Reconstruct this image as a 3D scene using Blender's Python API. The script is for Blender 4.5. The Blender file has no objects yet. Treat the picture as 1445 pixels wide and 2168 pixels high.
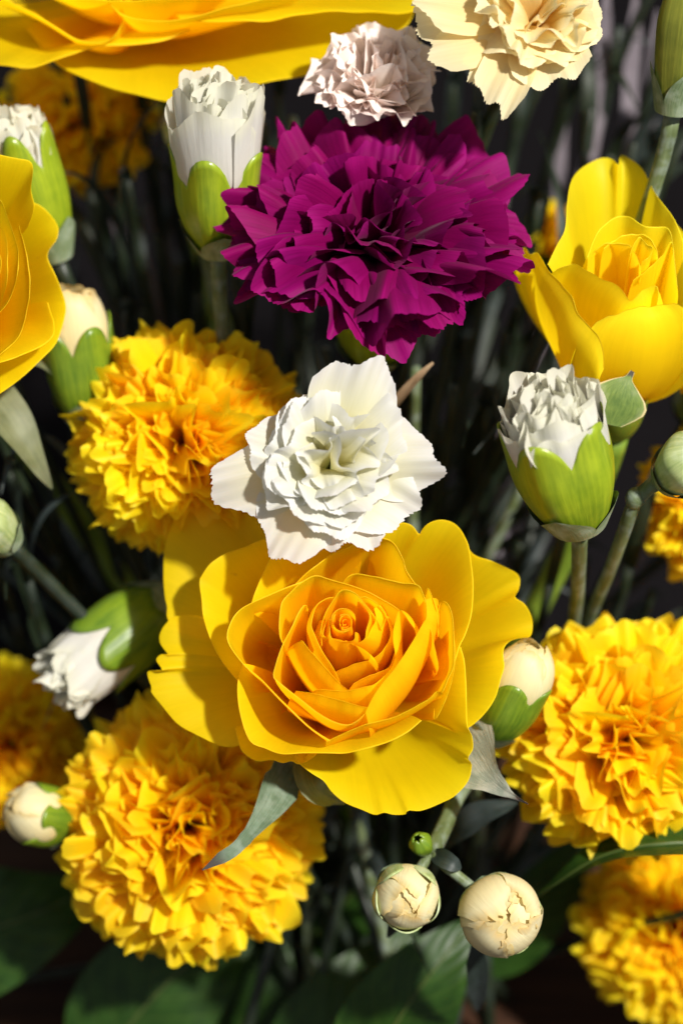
import bpy, math, random
import numpy as np
from mathutils import Vector

# ------------------------------------------------------------------ frame
# Lengths below are in tenths of a millimetre (U).  The "view frame" has x to the right,
# y up and w towards the camera; W() turns it into world metres (z up, table top at 0).
U = 1e-4
TILT = math.radians(50)
DIST = 4800.0
TABLE = -1750.0
CX, CY = 722.5, 1084.0
RV = np.array([1.0, 0, 0])
UV_ = np.array([0, math.sin(TILT), math.cos(TILT)])
TV = np.array([0, -math.cos(TILT), math.sin(TILT)])
ORG = np.array([0, 0, -TABLE * U])
UP = np.array([0, math.cos(TILT), math.sin(TILT)])        # world up, in the view frame
FW = np.array([0, math.sin(TILT), -math.cos(TILT)])       # along the table, away from the camera

def W(p):
    p = np.asarray(p, float)
    return ORG + U * (p[..., 0:1] * RV + p[..., 1:2] * UV_ + p[..., 2:3] * TV)

def P(x, y, w):
    s = (DIST - w) / DIST
    return np.array([(x - CX) * s, (CY - y) * s, w])

def unit(v):
    v = np.asarray(v, float)
    return v / np.linalg.norm(v)

sc = bpy.context.scene
COL = sc.collection

# ------------------------------------------------------------------ camera, world, lamp
cam = bpy.data.cameras.new('camera')
cam.sensor_fit = 'VERTICAL'
cam.sensor_height = 36.0
cam.lens = 36.0 * DIST / 2168.0
cam.clip_start = 0.01
cam.clip_end = 50
cam.dof.use_dof = True
cam.dof.focus_distance = (DIST + 50) * U
cam.dof.aperture_fstop = 5.4
cam.dof.aperture_blades = 9
camo = bpy.data.objects.new('camera', cam)
COL.objects.link(camo)
camo.location = Vector(W(np.array([0, 0, DIST])))
camo.rotation_euler = (math.radians(90) - TILT, 0, 0)
sc.camera = camo

wd = bpy.data.worlds.new('World')
sc.world = wd
wd.use_nodes = True
wd.node_tree.nodes['Background'].inputs[0].default_value = (0.90, 0.95, 1.0, 1)
wd.node_tree.nodes['Background'].inputs[1].default_value = 0.34

KEY = unit([0.46, 0.34, 0.82])
kl = bpy.data.lights.new('key_lamp', 'AREA')
kl.shape = 'DISK'
kl.size = 0.10
kl.energy = 62.0
kl.color = (1.0, 0.955, 0.88)
ko = bpy.data.objects.new('key_lamp', kl)
COL.objects.link(ko)
ko.location = Vector(W(KEY * 16000.0))
ko.rotation_euler = (Vector(W(np.zeros(3))) - ko.location).to_track_quat('-Z', 'Y').to_euler()

sc.view_settings.view_transform = 'Standard'
sc.view_settings.look = 'None'
sc.view_settings.exposure = -0.10
sc.view_settings.gamma = 1.0
sc.cycles.max_bounces = 14
sc.cycles.diffuse_bounces = 12
sc.cycles.transmission_bounces = 12
sc.cycles.use_denoising = True
sc.cycles.caustics_reflective = False
sc.cycles.caustics_refractive = False

# ------------------------------------------------------------------ materials
def nd(nt, t, **kw):
    n = nt.nodes.new(t)
    for k, v in kw.items():
        setattr(n, k, v)
    return n

def ramp(nt, fac, stops, interp='LINEAR'):
    r = nd(nt, 'ShaderNodeValToRGB')
    r.color_ramp.interpolation = interp
    e = r.color_ramp.elements
    while len(e) < len(stops):
        e.new(0.5)
    for i, (p, c) in enumerate(stops):
        e[i].position = p
        e[i].color = (*c, 1)
    nt.links.new(fac, r.inputs[0])
    return r.outputs[0]

def petal_mat(name, stops, transl=0.3, tcol=None, rough=0.55, spec=0.25, vein=0.5, veinscale=34, jitter=0.06,
              vjit=0.12, sheen=0.0, bump=0.25, spots=None):
    m = bpy.data.materials.new(name)
    m.use_nodes = True
    nt = m.node_tree
    nt.nodes.clear()
    L = nt.links.new
    out = nd(nt, 'ShaderNodeOutputMaterial')
    uv = nd(nt, 'ShaderNodeUVMap', uv_map='uv')
    sep = nd(nt, 'ShaderNodeSeparateXYZ')
    L(uv.outputs[0], sep.inputs[0])
    info = nd(nt, 'ShaderNodeObjectInfo')
    mp = nd(nt, 'ShaderNodeMapping')
    L(uv.outputs[0], mp.inputs[0])
    mp.inputs['Scale'].default_value = (veinscale, 2.2, 1)
    rl = nd(nt, 'ShaderNodeCombineXYZ')
    mr = nd(nt, 'ShaderNodeMath', operation='MULTIPLY')
    mr.inputs[1].default_value = 50
    L(info.outputs['Random'], mr.inputs[0])
    L(mr.outputs[0], rl.inputs[0]); L(mr.outputs[0], rl.inputs[1])
    L(rl.outputs[0], mp.inputs['Location'])
    nz = nd(nt, 'ShaderNodeTexNoise')
    nz.inputs['Scale'].default_value = 1.0
    nz.inputs['Detail'].default_value = 5
    nz.inputs['Roughness'].default_value = 0.6
    L(mp.outputs[0], nz.inputs['Vector'])
    # v + small wobble drives the base-to-edge colour
    ad = nd(nt, 'ShaderNodeMath', operation='MULTIPLY_ADD')
    L(nz.outputs['Fac'], ad.inputs[0]); ad.inputs[1].default_value = 0.16; ad.inputs[2].default_value = -0.08
    ad2 = nd(nt, 'ShaderNodeMath', operation='ADD')
    L(sep.outputs['Y'], ad2.inputs[0]); L(ad.outputs[0], ad2.inputs[1])
    col = ramp(nt, ad2.outputs[0], stops)
    # blotches in object space
    tc = nd(nt, 'ShaderNodeTexCoord')
    bl = nd(nt, 'ShaderNodeTexNoise')
    bl.inputs['Scale'].default_value = 120
    bl.inputs['Detail'].default_value = 4
    L(tc.outputs['Object'], bl.inputs['Vector'])
    hs = nd(nt, 'ShaderNodeHueSaturation')
    L(col, hs.inputs['Color'])
    h1 = nd(nt, 'ShaderNodeMapRange')
    h1.inputs['To Min'].default_value = 0.5 - jitter * 0.25
    h1.inputs['To Max'].default_value = 0.5 + jitter * 0.25
    L(info.outputs['Random'], h1.inputs['Value'])
    L(h1.outputs[0], hs.inputs['Hue'])
    mx = nd(nt, 'ShaderNodeMath', operation='MULTIPLY')
    L(nz.outputs['Fac'], mx.inputs[0]); mx.inputs[1].default_value = vein
    my = nd(nt, 'ShaderNodeMath', operation='MULTIPLY_ADD')
    L(bl.outputs['Fac'], my.inputs[0]); my.inputs[1].default_value = vjit * 2
    my.inputs[2].default_value = 1.0 - vjit - vein * 0.5
    mz = nd(nt, 'ShaderNodeMath', operation='ADD')
    L(mx.outputs[0], mz.inputs[0]); L(my.outputs[0], mz.inputs[1])
    L(mz.outputs[0], hs.inputs['Value'])
    colo = hs.outputs[0]
    if spots:
        sn = nd(nt, 'ShaderNodeTexNoise')
        sn.inputs['Scale'].default_value = spots[1]
        sn.inputs['Detail'].default_value = 2
        L(tc.outputs['Object'], sn.inputs['Vector'])
        sf = ramp(nt, sn.outputs['Fac'], [(spots[2], (0, 0, 0)), (min(1, spots[2] + 0.05), (1, 1, 1))])
        mixc = nd(nt, 'ShaderNodeMix', data_type='RGBA')
        L(sf, mixc.inputs[0]); L(colo, mixc.inputs[6])
        mixc.inputs[7].default_value = (*spots[0], 1)
        colo = mixc.outputs[2]
    pb = nd(nt, 'ShaderNodeBsdfPrincipled')
    L(colo, pb.inputs['Base Color'])
    pb.inputs['Roughness'].default_value = rough
    pb.inputs['Specular IOR Level'].default_value = spec
    if sheen:
        pb.inputs['Sheen Weight'].default_value = sheen
        pb.inputs['Sheen Roughness'].default_value = 0.4
    bp = nd(nt, 'ShaderNodeBump')
    bp.inputs['Strength'].default_value = bump
    bp.inputs['Distance'].default_value = 0.0004
    L(nz.outputs['Fac'], bp.inputs['Height'])
    L(bp.outputs[0], pb.inputs['Normal'])
    tr = nd(nt, 'ShaderNodeBsdfTranslucent')
    if tcol is None:
        L(colo, tr.inputs['Color'])
    else:
        mt = nd(nt, 'ShaderNodeMix', data_type='RGBA', blend_type='MULTIPLY')
        mt.inputs[0].default_value = 1
        L(colo, mt.inputs[6]); mt.inputs[7].default_value = (*tcol, 1)
        L(mt.outputs[2], tr.inputs['Color'])
    ms = nd(nt, 'ShaderNodeMixShader')
    ms.inputs[0].default_value = transl
    L(pb.outputs[0], ms.inputs[1]); L(tr.outputs[0], ms.inputs[2])
    L(ms.outputs[0], out.inputs[0])
    return m

def green_mat(name, c0, c1, rough=0.4, spec=0.4, streak=(26, 2), bloom=None, transl=0.0, bump=0.2, edge=None,
              tip=None, veins=None, fuzz=0.0):
    m = bpy.data.materials.new(name)
    m.use_nodes = True
    nt = m.node_tree
    nt.nodes.clear()
    L = nt.links.new
    out = nd(nt, 'ShaderNodeOutputMaterial')
    uv = nd(nt, 'ShaderNodeUVMap', uv_map='uv')
    sep = nd(nt, 'ShaderNodeSeparateXYZ')
    L(uv.outputs[0], sep.inputs[0])
    mp = nd(nt, 'ShaderNodeMapping')
    L(uv.outputs[0], mp.inputs[0])
    mp.inputs['Scale'].default_value = (*streak, 1)
    nz = nd(nt, 'ShaderNodeTexNoise')
    nz.inputs['Scale'].default_value = 1.0
    nz.inputs['Detail'].default_value = 6
    L(mp.outputs[0], nz.inputs['Vector'])
    tc = nd(nt, 'ShaderNodeTexCoord')
    bl = nd(nt, 'ShaderNodeTexNoise')
    bl.inputs['Scale'].default_value = 150
    bl.inputs['Detail'].default_value = 5
    L(tc.outputs['Object'], bl.inputs['Vector'])
    av = nd(nt, 'ShaderNodeMath', operation='ADD')
    L(nz.outputs['Fac'], av.inputs[0]); L(bl.outputs['Fac'], av.inputs[1])
    hv = nd(nt, 'ShaderNodeMath', operation='MULTIPLY')
    L(av.outputs[0], hv.inputs[0]); hv.inputs[1].default_value = 0.5
    col = ramp(nt, hv.outputs[0], [(0.36, c0), (0.62, c1)])
    height = nz.outputs['Fac']
    def mixin(fac, c, a):
        mm = nd(nt, 'ShaderNodeMix', data_type='RGBA')
        L(fac, mm.inputs[0]); L(a, mm.inputs[6])
        mm.inputs[7].default_value = (*c, 1)
        return mm.outputs[2]
    if bloom:                                   # waxy grey bloom in patches
        b2 = nd(nt, 'ShaderNodeTexNoise')
        b2.inputs['Scale'].default_value = bloom[1]
        b2.inputs['Detail'].default_value = 7
        L(tc.outputs['Object'], b2.inputs['Vector'])
        f = ramp(nt, b2.outputs['Fac'], [(0.45, (0, 0, 0)), (0.75, (bloom[2],) * 3)])
        col = mixin(f, bloom[0], col)
    if tip:                                     # colour towards the free end
        t2 = nd(nt, 'ShaderNodeMath', operation='MULTIPLY_ADD')
        L(nz.outputs['Fac'], t2.inputs[0]); t2.inputs[1].default_value = 0.2; 
        L(sep.outputs['Y'], t2.inputs[2])
        f = ramp(nt, t2.outputs[0], [(tip[1], (0, 0, 0)), (min(1.0, tip[2]), (1, 1, 1))])
        col = mixin(f, tip[0], col)
    if edge:                                    # pale margin along u = 0 and 1
        a1 = nd(nt, 'ShaderNodeMath', operation='SUBTRACT'); L(sep.outputs['X'], a1.inputs[0]); a1.inputs[1].default_value = 0.5
        a2 = nd(nt, 'ShaderNodeMath', operation='ABSOLUTE'); L(a1.outputs[0], a2.inputs[0])
        f = ramp(nt, a2.outputs[0], [(edge[1], (0, 0, 0)), (edge[1] + 0.03, (1, 1, 1))])
        col = mixin(f, edge[0], col)
    if veins:                                   # herring-bone side veins
        a1 = nd(nt, 'ShaderNodeMath', operation='SUBTRACT'); L(sep.outputs['X'], a1.inputs[0]); a1.inputs[1].default_value = 0.5
        a2 = nd(nt, 'ShaderNodeMath', operation='ABSOLUTE'); L(a1.outputs[0], a2.inputs[0])
        a3 = nd(nt, 'ShaderNodeMath', operation='MULTIPLY_ADD'); L(a2.outputs[0], a3.inputs[0]); a3.inputs[1].default_value = -0.55
        L(sep.outputs['Y'], a3.inputs[2])
        a4 = nd(nt, 'ShaderNodeMath', operation='MULTIPLY_ADD'); L(bl.outputs['Fac'], a4.inputs[0]); a4.inputs[1].default_value = 0.03
        L(a3.outputs[0], a4.inputs[2])
        a5 = nd(nt, 'ShaderNodeMath', operation='MULTIPLY'); L(a4.outputs[0], a5.inputs[0]); a5.inputs[1].default_value = 9.0
        a6 = nd(nt, 'ShaderNodeMath', operation='PINGPONG'); L(a5.outputs[0], a6.inputs[0]); a6.inputs[1].default_value = 0.5
        f = ramp(nt, a6.outputs[0], [(0.0, (0.7, 0.7, 0.7)), (0.06, (0, 0, 0))])
        col = mixin(f, veins, col)
        height = a6.outputs[0]
    pb = nd(nt, 'ShaderNodeBsdfPrincipled')
    L(col, pb.inputs['Base Color'])
    pb.inputs['Roughness'].default_value = rough
    pb.inputs['Specular IOR Level'].default_value = spec
    if fuzz:
        pb.inputs['Sheen Weight'].default_value = fuzz
        pb.inputs['Sheen Roughness'].default_value = 0.5
    bp = nd(nt, 'ShaderNodeBump')
    bp.inputs['Strength'].default_value = bump
    bp.inputs['Distance'].default_value = 0.0005
    L(height, bp.inputs['Height'])
    L(bp.outputs[0], pb.inputs['Normal'])
    if transl:
        tr = nd(nt, 'ShaderNodeBsdfTranslucent')
        L(col, tr.inputs['Color'])
        ms = nd(nt, 'ShaderNodeMixShader')
        ms.inputs[0].default_value = transl
        L(pb.outputs[0], ms.inputs[1]); L(tr.outputs[0], ms.inputs[2])
        L(ms.outputs[0], out.inputs[0])
    else:
        L(pb.outputs[0], out.inputs[0])
    return m

M = {}
M['rose'] = petal_mat('rose_yellow', [(0.0, (0.97, 0.68, 0.004)), (0.55, (0.97, 0.705, 0.004)), (0.93, (0.97, 0.72, 0.007)), (1.0, (0.95, 0.735, 0.03))],
                      transl=0.60, tcol=(1.0, 0.98, 0.92), rough=0.5, spec=0.2, vein=0.15, veinscale=70, bump=0.22, vjit=0.07, jitter=0.03, spots=((0.86, 0.62, 0.02), 300, 0.74))
M['rose_lemon'] = petal_mat('rose_lemon', [(0.0, (0.94, 0.70, 0.006)), (0.55, (0.95, 0.77, 0.008)), (0.9, (0.94, 0.80, 0.02)), (1.0, (0.90, 0.80, 0.06))],
                            transl=0.58, tcol=(1.0, 0.98, 0.92), rough=0.5, spec=0.2, vein=0.14, veinscale=40, bump=0.15, vjit=0.08, jitter=0.03,
                            spots=((0.45, 0.22, 0.01), 55, 0.74))
M['carn_yellow'] = petal_mat('carnation_yellow', [(0.0, (0.96, 0.60, 0.002)), (0.5, (0.97, 0.67, 0.004)), (0.9, (0.97, 0.72, 0.006)), (1.0, (0.95, 0.74, 0.02))],
                             transl=0.56, tcol=(1, 0.98, 0.92), rough=0.5, spec=0.25, vein=0.15, veinscale=24, bump=0.25)
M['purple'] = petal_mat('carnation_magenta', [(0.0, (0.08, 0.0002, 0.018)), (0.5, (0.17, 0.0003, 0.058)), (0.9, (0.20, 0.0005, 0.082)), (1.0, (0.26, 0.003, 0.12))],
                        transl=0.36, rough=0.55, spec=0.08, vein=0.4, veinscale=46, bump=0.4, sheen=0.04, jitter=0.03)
M['white'] = petal_mat('carnation_white', [(0.0, (0.58, 0.62, 0.18)), (0.45, (0.76, 0.71, 0.36)), (0.80, (0.75, 0.735, 0.58)), (1.0, (0.735, 0.735, 0.73))],
                       transl=0.48, rough=0.5, spec=0.3, vein=0.10, veinscale=40, bump=0.2, jitter=0.01, vjit=0.03)
M['bud_white'] = petal_mat('bud_white', [(0.0, (0.66, 0.66, 0.34)), (0.3, (0.78, 0.74, 0.66)), (0.8, (0.74, 0.73, 0.69)), (1.0, (0.74, 0.73, 0.61))],
                           transl=0.44, rough=0.45, spec=0.35, vein=0.14, veinscale=26, bump=0.35, jitter=0.01, vjit=0.03)
M['blush'] = petal_mat('carnation_blush', [(0.0, (0.88, 0.82, 0.62)), (0.4, (0.90, 0.84, 0.76)), (0.8, (0.90, 0.82, 0.76)), (1.0, (0.87, 0.76, 0.71))],
                       transl=0.35, rough=0.5, spec=0.3, vein=0.2, veinscale=26, bump=0.3, jitter=0.02, vjit=0.06)
M['cream'] = petal_mat('carnation_cream', [(0.0, (0.80, 0.50, 0.10)), (0.5, (0.86, 0.66, 0.25)), (0.85, (0.87, 0.75, 0.42)), (1.0, (0.86, 0.79, 0.52))],
                       transl=0.50, rough=0.5, spec=0.2, vein=0.14, veinscale=40, bump=0.25, jitter=0.02, vjit=0.05)
M['bud_cream'] = petal_mat('bud_cream', [(0.0, (0.74, 0.52, 0.16)), (0.4, (0.80, 0.70, 0.38)), (0.85, (0.80, 0.74, 0.47)), (1.0, (0.74, 0.58, 0.26))],
                           transl=0.38, rough=0.45, spec=0.25, vein=0.2, veinscale=22, bump=0.4, jitter=0.02, vjit=0.06)
M['calyx'] = green_mat('calyx_green', (0.06, 0.125, 0.008), (0.16, 0.24, 0.014), rough=0.32, spec=0.45, streak=(60, 2), bump=0.25,
                       tip=((0.42, 0.42, 0.12), 1.02, 1.12))
M['calyx_bright'] = green_mat('calyx_lime', (0.13, 0.20, 0.008), (0.26, 0.33, 0.014), rough=0.32, spec=0.45, streak=(60, 2), bump=0.25,
                       tip=((0.50, 0.46, 0.14), 1.02, 1.12))
M['calyx_olive'] = green_mat('calyx_olive', (0.10, 0.12, 0.012), (0.20, 0.21, 0.025), rough=0.35, spec=0.4, streak=(60, 2))
M['calyx_pale'] = green_mat('calyx_pale', (0.20, 0.27, 0.09), (0.40, 0.45, 0.20), rough=0.4, spec=0.4, streak=(50, 2), bloom=((0.55, 0.60, 0.45), 250, 0.6))
M['bract'] = green_mat('bract_grey_green', (0.10, 0.15, 0.07), (0.22, 0.28, 0.16), rough=0.5, streak=(30, 2), bloom=((0.40, 0.46, 0.40), 300, 0.5))
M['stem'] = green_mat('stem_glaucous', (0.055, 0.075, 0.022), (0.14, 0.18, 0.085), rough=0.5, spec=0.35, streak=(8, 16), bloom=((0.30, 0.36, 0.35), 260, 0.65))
M['stem_shade'] = green_mat('stem_shaded', (0.006, 0.011, 0.004), (0.016, 0.026, 0.011), rough=0.45, streak=(8, 16), bloom=((0.04, 0.05, 0.052), 160, 0.5))  # stem colour darkened to stand in for shade deep in the bouquet
M['rose_stem'] = green_mat('rose_stem', (0.09, 0.16, 0.012), (0.18, 0.26, 0.03), rough=0.4, streak=(8, 12))
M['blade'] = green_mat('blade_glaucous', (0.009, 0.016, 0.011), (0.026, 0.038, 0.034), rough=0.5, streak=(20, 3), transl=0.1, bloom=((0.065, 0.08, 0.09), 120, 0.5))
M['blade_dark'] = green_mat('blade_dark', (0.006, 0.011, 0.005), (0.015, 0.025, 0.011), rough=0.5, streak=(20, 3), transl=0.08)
M['leaf'] = green_mat('leaf_dark', (0.010, 0.032, 0.004), (0.022, 0.060, 0.007), rough=0.42, spec=0.25, streak=(10, 10), transl=0.1, veins=(0.045, 0.085, 0.013), bump=0.5)
M['midrib'] = green_mat('leaf_midrib', (0.03, 0.055, 0.010), (0.06, 0.09, 0.018), rough=0.45, streak=(4, 10))
M['leaf_grey'] = green_mat('leaf_grey_green', (0.06, 0.07, 0.025), (0.13, 0.145, 0.065), rough=0.6, streak=(30, 3), bloom=((0.22, 0.235, 0.16), 120, 0.6), fuzz=0.1)
M['sepal'] = green_mat('sepal_grey', (0.04, 0.07, 0.03), (0.12, 0.17, 0.11), rough=0.7, spec=0.2, streak=(24, 6), bloom=((0.26, 0.31, 0.26), 260, 0.6),
                       tip=((0.05, 0.04, 0.035), 0.92, 1.05), fuzz=0.4)
M['sepal_pale'] = green_mat('sepal_felted', (0.13, 0.16, 0.12), (0.25, 0.28, 0.23), rough=0.8, spec=0.15, streak=(30, 9), bloom=((0.38, 0.37, 0.31), 300, 0.7),
                            tip=((0.10, 0.07, 0.06), 0.97, 1.08), fuzz=0.6, bump=0.6)
M['sepal_tan'] = green_mat('sepal_tan_edge', (0.07, 0.12, 0.02), (0.15, 0.21, 0.04), rough=0.6, spec=0.25, streak=(24, 6), bloom=((0.36, 0.36, 0.26), 160, 0.6),
                           tip=((0.03, 0.025, 0.015), 0.99, 1.05), edge=((0.48, 0.40, 0.20), 0.445), fuzz=0.3)
M['blade_lilac'] = green_mat('blade_lilac_grey', (0.10, 0.085, 0.10), (0.20, 0.175, 0.20), rough=0.7, spec=0.1, streak=(20, 3))
M['dry'] = green_mat('dry_bract', (0.20, 0.12, 0.06), (0.42, 0.30, 0.18), rough=0.7, streak=(20, 4))

def wood_mat():
    m = bpy.data.materials.new('wood_brown')
    m.use_nodes = True
    nt = m.node_tree
    L = nt.links.new
    pb = nt.nodes['Principled BSDF']
    tc = nd(nt, 'ShaderNodeTexCoord')
    mp = nd(nt, 'ShaderNodeMapping')
    mp.inputs['Scale'].default_value = (4, 60, 4)
    L(tc.outputs['Object'], mp.inputs[0])
    nz = nd(nt, 'ShaderNodeTexNoise')
    nz.inputs['Scale'].default_value = 2.0
    nz.inputs['Detail'].default_value = 8
    L(mp.outputs[0], nz.inputs['Vector'])
    L(ramp(nt, nz.outputs['Fac'], [(0.3, (0.014, 0.005, 0.003)), (0.7, (0.05, 0.02, 0.007))]), pb.inputs['Base Color'])
    pb.inputs['Roughness'].default_value = 0.6
    pb.inputs['Specular IOR Level'].default_value = 0.15
    return m

def cloth_mat():
    m = bpy.data.materials.new('cloth_lilac_shaded')
    m.use_nodes = True
    nt = m.node_tree
    L = nt.links.new
    pb = nt.nodes['Principled BSDF']
    tc = nd(nt, 'ShaderNodeTexCoord')
    nz = nd(nt, 'ShaderNodeTexNoise')
    nz.inputs['Scale'].default_value = 900
    L(tc.outputs['Object'], nz.inputs['Vector'])
    L(ramp(nt, nz.outputs['Fac'], [(0.3, (0.004, 0.0035, 0.004)), (0.7, (0.008, 0.007, 0.008))]), pb.inputs['Base Color'])  # near black: the shade behind the bouquet is put into the cloth colour
    pb.inputs['Roughness'].default_value = 0.95
    pb.inputs['Specular IOR Level'].default_value = 0.02
    return m
M['wood'] = wood_mat()
M['cloth'] = cloth_mat()

# ------------------------------------------------------------------ object helpers
def thing(name, label, cat, base, group=None):
    o = bpy.data.objects.new(name, None)
    COL.objects.link(o)
    o.empty_display_size = 0.005
    o.location = Vector(W(base))
    o['label'] = label
    o['category'] = cat
    if group:
        o['group'] = group
    o['_o'] = [float(c) for c in W(base)]
    return o

def origin(o):
    while o is not None:
        if '_o' in o:
            return np.array(o['_o'][:])
        o = o.parent
    return np.zeros(3)

def grid(name, pts, mat, parent, closed=False, smooth=True, uvs=None):
    """pts[i, j] view-frame points; i across (u), j along (v)."""
    nu, nv = pts.shape[:2]
    wp = W(pts.reshape(-1, 3)) - origin(parent)
    ii = np.arange(nu if closed else nu - 1)
    jj = np.arange(nv - 1)
    I, J = np.meshgrid(ii, jj, indexing='ij')
    I2 = (I + 1) % nu
    f = np.stack([I * nv + J, I2 * nv + J, I2 * nv + J + 1, I * nv + J + 1], -1).reshape(-1, 4)
    me = bpy.data.meshes.new(name)
    me.vertices.add(len(wp)); me.vertices.foreach_set('co', wp.ravel())
    me.loops.add(f.size); me.loops.foreach_set('vertex_index', f.ravel().astype(np.int32))
    me.polygons.add(len(f))
    me.polygons.foreach_set('loop_start', (np.arange(len(f)) * 4).astype(np.int32))
    if uvs is None:
        den = nu if closed else nu - 1
        a = np.stack([I / den, J / (nv - 1)], -1); b = np.stack([(I + 1) / den, J / (nv - 1)], -1)
        c = np.stack([(I + 1) / den, (J + 1) / (nv - 1)], -1); d = np.stack([I / den, (J + 1) / (nv - 1)], -1)
        uvd = np.stack([a, b, c, d], 2).reshape(-1)
    else:
        uvd = uvs.reshape(-1, 2)[f.ravel()].ravel()
    ul = me.uv_layers.new(name='uv')
    ul.data.foreach_set('uv', uvd.astype(np.float32))
    me.update(calc_edges=True)
    me.validate()
    if smooth:
        me.polygons.foreach_set('use_smooth', np.ones(len(f), bool))
    me.materials.append(mat)
    o = bpy.data.objects.new(name, me)
    COL.objects.link(o)
    o.parent = parent
    return o

def crom(pts, n):
    """Catmull-Rom through pts, resampled evenly by length."""
    p = np.asarray(pts, float)
    p = np.vstack([2 * p[0] - p[1], p, 2 * p[-1] - p[-2]])
    out = []
    for i in range(1, len(p) - 2):
        t = np.linspace(0, 1, 14, endpoint=False)[:, None]
        a, b, c, d = p[i - 1], p[i], p[i + 1], p[i + 2]
        out.append(0.5 * ((2 * b) + (c - a) * t + (2 * a - 5 * b + 4 * c - d) * t ** 2 + (3 * b - a - 3 * c + d) * t ** 3))
    out = np.vstack(out + [p[-2][None]])
    s = np.r_[0, np.cumsum(np.linalg.norm(np.diff(out[:, :2], axis=0), axis=1))]
    q = np.linspace(0, s[-1], n)
    return np.stack([np.interp(q, s, out[:, k]) for k in range(out.shape[1])], 1)

def tube(name, path, rad, mat, parent, seg=10, n=24):
    c = crom(path, n) if len(path) < n else np.asarray(path, float)
    n = len(c)
    r = np.interp(np.linspace(0, 1, n), np.linspace(0, 1, len(rad)), rad) if np.ndim(rad) else np.full(n, rad)
    t = np.gradient(c, axis=0)
    t /= np.linalg.norm(t, axis=1)[:, None]
    ref = np.array([1.0, 0.0, 0.0])
    if abs(t[0] @ ref) > 0.8:
        ref = np.array([0.0, 0.3, 1.0])
    a = np.cross(t, ref); a /= np.linalg.norm(a, axis=1)[:, None]
    b = np.cross(t, a)
    ph = np.linspace(0, 2 * np.pi, seg, endpoint=False)
    pts = c[None] + r[None, :, None] * (np.cos(ph)[:, None, None] * a[None] + np.sin(ph)[:, None, None] * b[None])
    # close both ends on the axis
    pts = np.concatenate([np.repeat(c[None, :1], seg, 0), pts, np.repeat(c[None, -1:], seg, 0)], 1)
    return grid(name, pts, mat, parent, closed=True)

def bez(a, b, c, d, n):
    t = np.linspace(0, 1, n)[:, None]
    return (1 - t) ** 3 * a + 3 * (1 - t) ** 2 * t * b + 3 * (1 - t) * t ** 2 * c + t ** 3 * d

# all stems run down to a bundle standing on the table under the bouquet
GATHER = np.array([0.0, -1157.0, -1312.0])
def table_point(rng, spread=420, origin_pt=None):
    r = spread * math.sqrt(rng.random()); a = rng.uniform(0, 2 * math.pi)
    return GATHER + RV * r * math.cos(a) + FW * r * math.sin(a)

def stem_path(base, axis, rng, n=26, spread=420, bend=0.2, end=None):
    e = table_point(rng, spread) if end is None else np.asarray(end, float)
    L = np.linalg.norm(e - base)
    return bez(np.asarray(base, float), base - unit(axis) * L * bend, e + UP * L * 0.35, e, n)

def ribbon(name, c, width, nrm, mat, parent, fold=0.25, nu=7, edge_wave=0.0, twist=0.0, rng=None, serr=0.0, prof=None):
    """leaf-like strip along centre line c (n,3) with half width(t)."""
    c = np.asarray(c, float)
    n = len(c)
    t = np.gradient(c, axis=0); t /= np.linalg.norm(t, axis=1)[:, None]
    v = np.linspace(0, 1, n)
    nn = np.asarray(nrm, float)
    side = np.cross(t, nn); side /= np.linalg.norm(side, axis=1)[:, None]
    up = np.cross(side, t)
    if twist:
        ca, sa = np.cos(twist * v)[:, None], np.sin(twist * v)[:, None]
        side, up = side * ca + up * sa, up * ca - side * sa
    wd_ = prof(v) if prof else np.interp(v, np.linspace(0, 1, len(width)), width)
    u = np.linspace(-1, 1, nu)
    pts = np.zeros((nu, n, 3))
    for i, uu in enumerate(u):
        k = wd_ * uu
        if serr and abs(uu) == 1:
            k = k * (1 + serr * (np.abs(((v * 26) % 1.0)) - 0.5))
        lift = fold * np.abs(uu) ** 1.3 * wd_
        if edge_wave:
            lift = lift + edge_wave * wd_.max() * abs(uu) ** 2 * np.sin(v * 17 + uu * 2)
        pts[i] = c + side * k[:, None] + up * lift[:, None]
    return grid(name, pts, mat, parent)

def blades(parent, path, rng, count, mats=('blade', 'blade_dark'), lo=0.15, hi=0.8, length=(350, 700), width=(10, 20), wmax=-380):
    """narrow carnation leaves in pairs from nodes of the stem"""
    n = len(path)
    for k in range(count):
        i = int(rng.uniform(lo, hi) * (n - 1))
        tdir = unit(path[max(0, i - 1)] - path[min(n - 1, i + 1)])       # towards the flower
        ang = rng.uniform(0, 2 * math.pi)
        e = unit(np.cross(tdir, [math.cos(ang), math.sin(ang), 0.3]))
        Ln = rng.uniform(*length)
        a = path[i]
        d = a + tdir * Ln * rng.uniform(0.55, 0.85) + e * Ln * rng.uniform(0.25, 0.6)
        c = bez(a, a + tdir * Ln * 0.4, a + tdir * Ln * 0.65 + e * Ln * 0.12, d - UP * Ln * rng.uniform(0, 0.2), 16)
        if c[:, 2].max() > wmax:                 # would stick out among the blooms
            continue
        w_ = rng.uniform(*width)
        ribbon('leaf', c, (w_ * 0.8, w_ * 1.0, w_ * 0.9, w_ * 0.55, 1.0), e, M[rng.choice(mats)], parent, fold=0.35, nu=5, twist=rng.uniform(-0.6, 0.6))

# ------------------------------------------------------------------ rose petals from rims
class RoseFrame:
    def __init__(s, base, axis):
        s.b = np.asarray(base, float); s.a = unit(axis)
    def at(s, x, y, h):
        sx, sy = x - CX, CY - y
        d = np.array([-sx / DIST, -sy / DIST, 1.0])
        w = (h - (np.array([sx, sy, 0.0]) - s.b) @ s.a) / (d @ s.a)
        return np.array([sx, sy, 0.0]) + w * d

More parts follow.
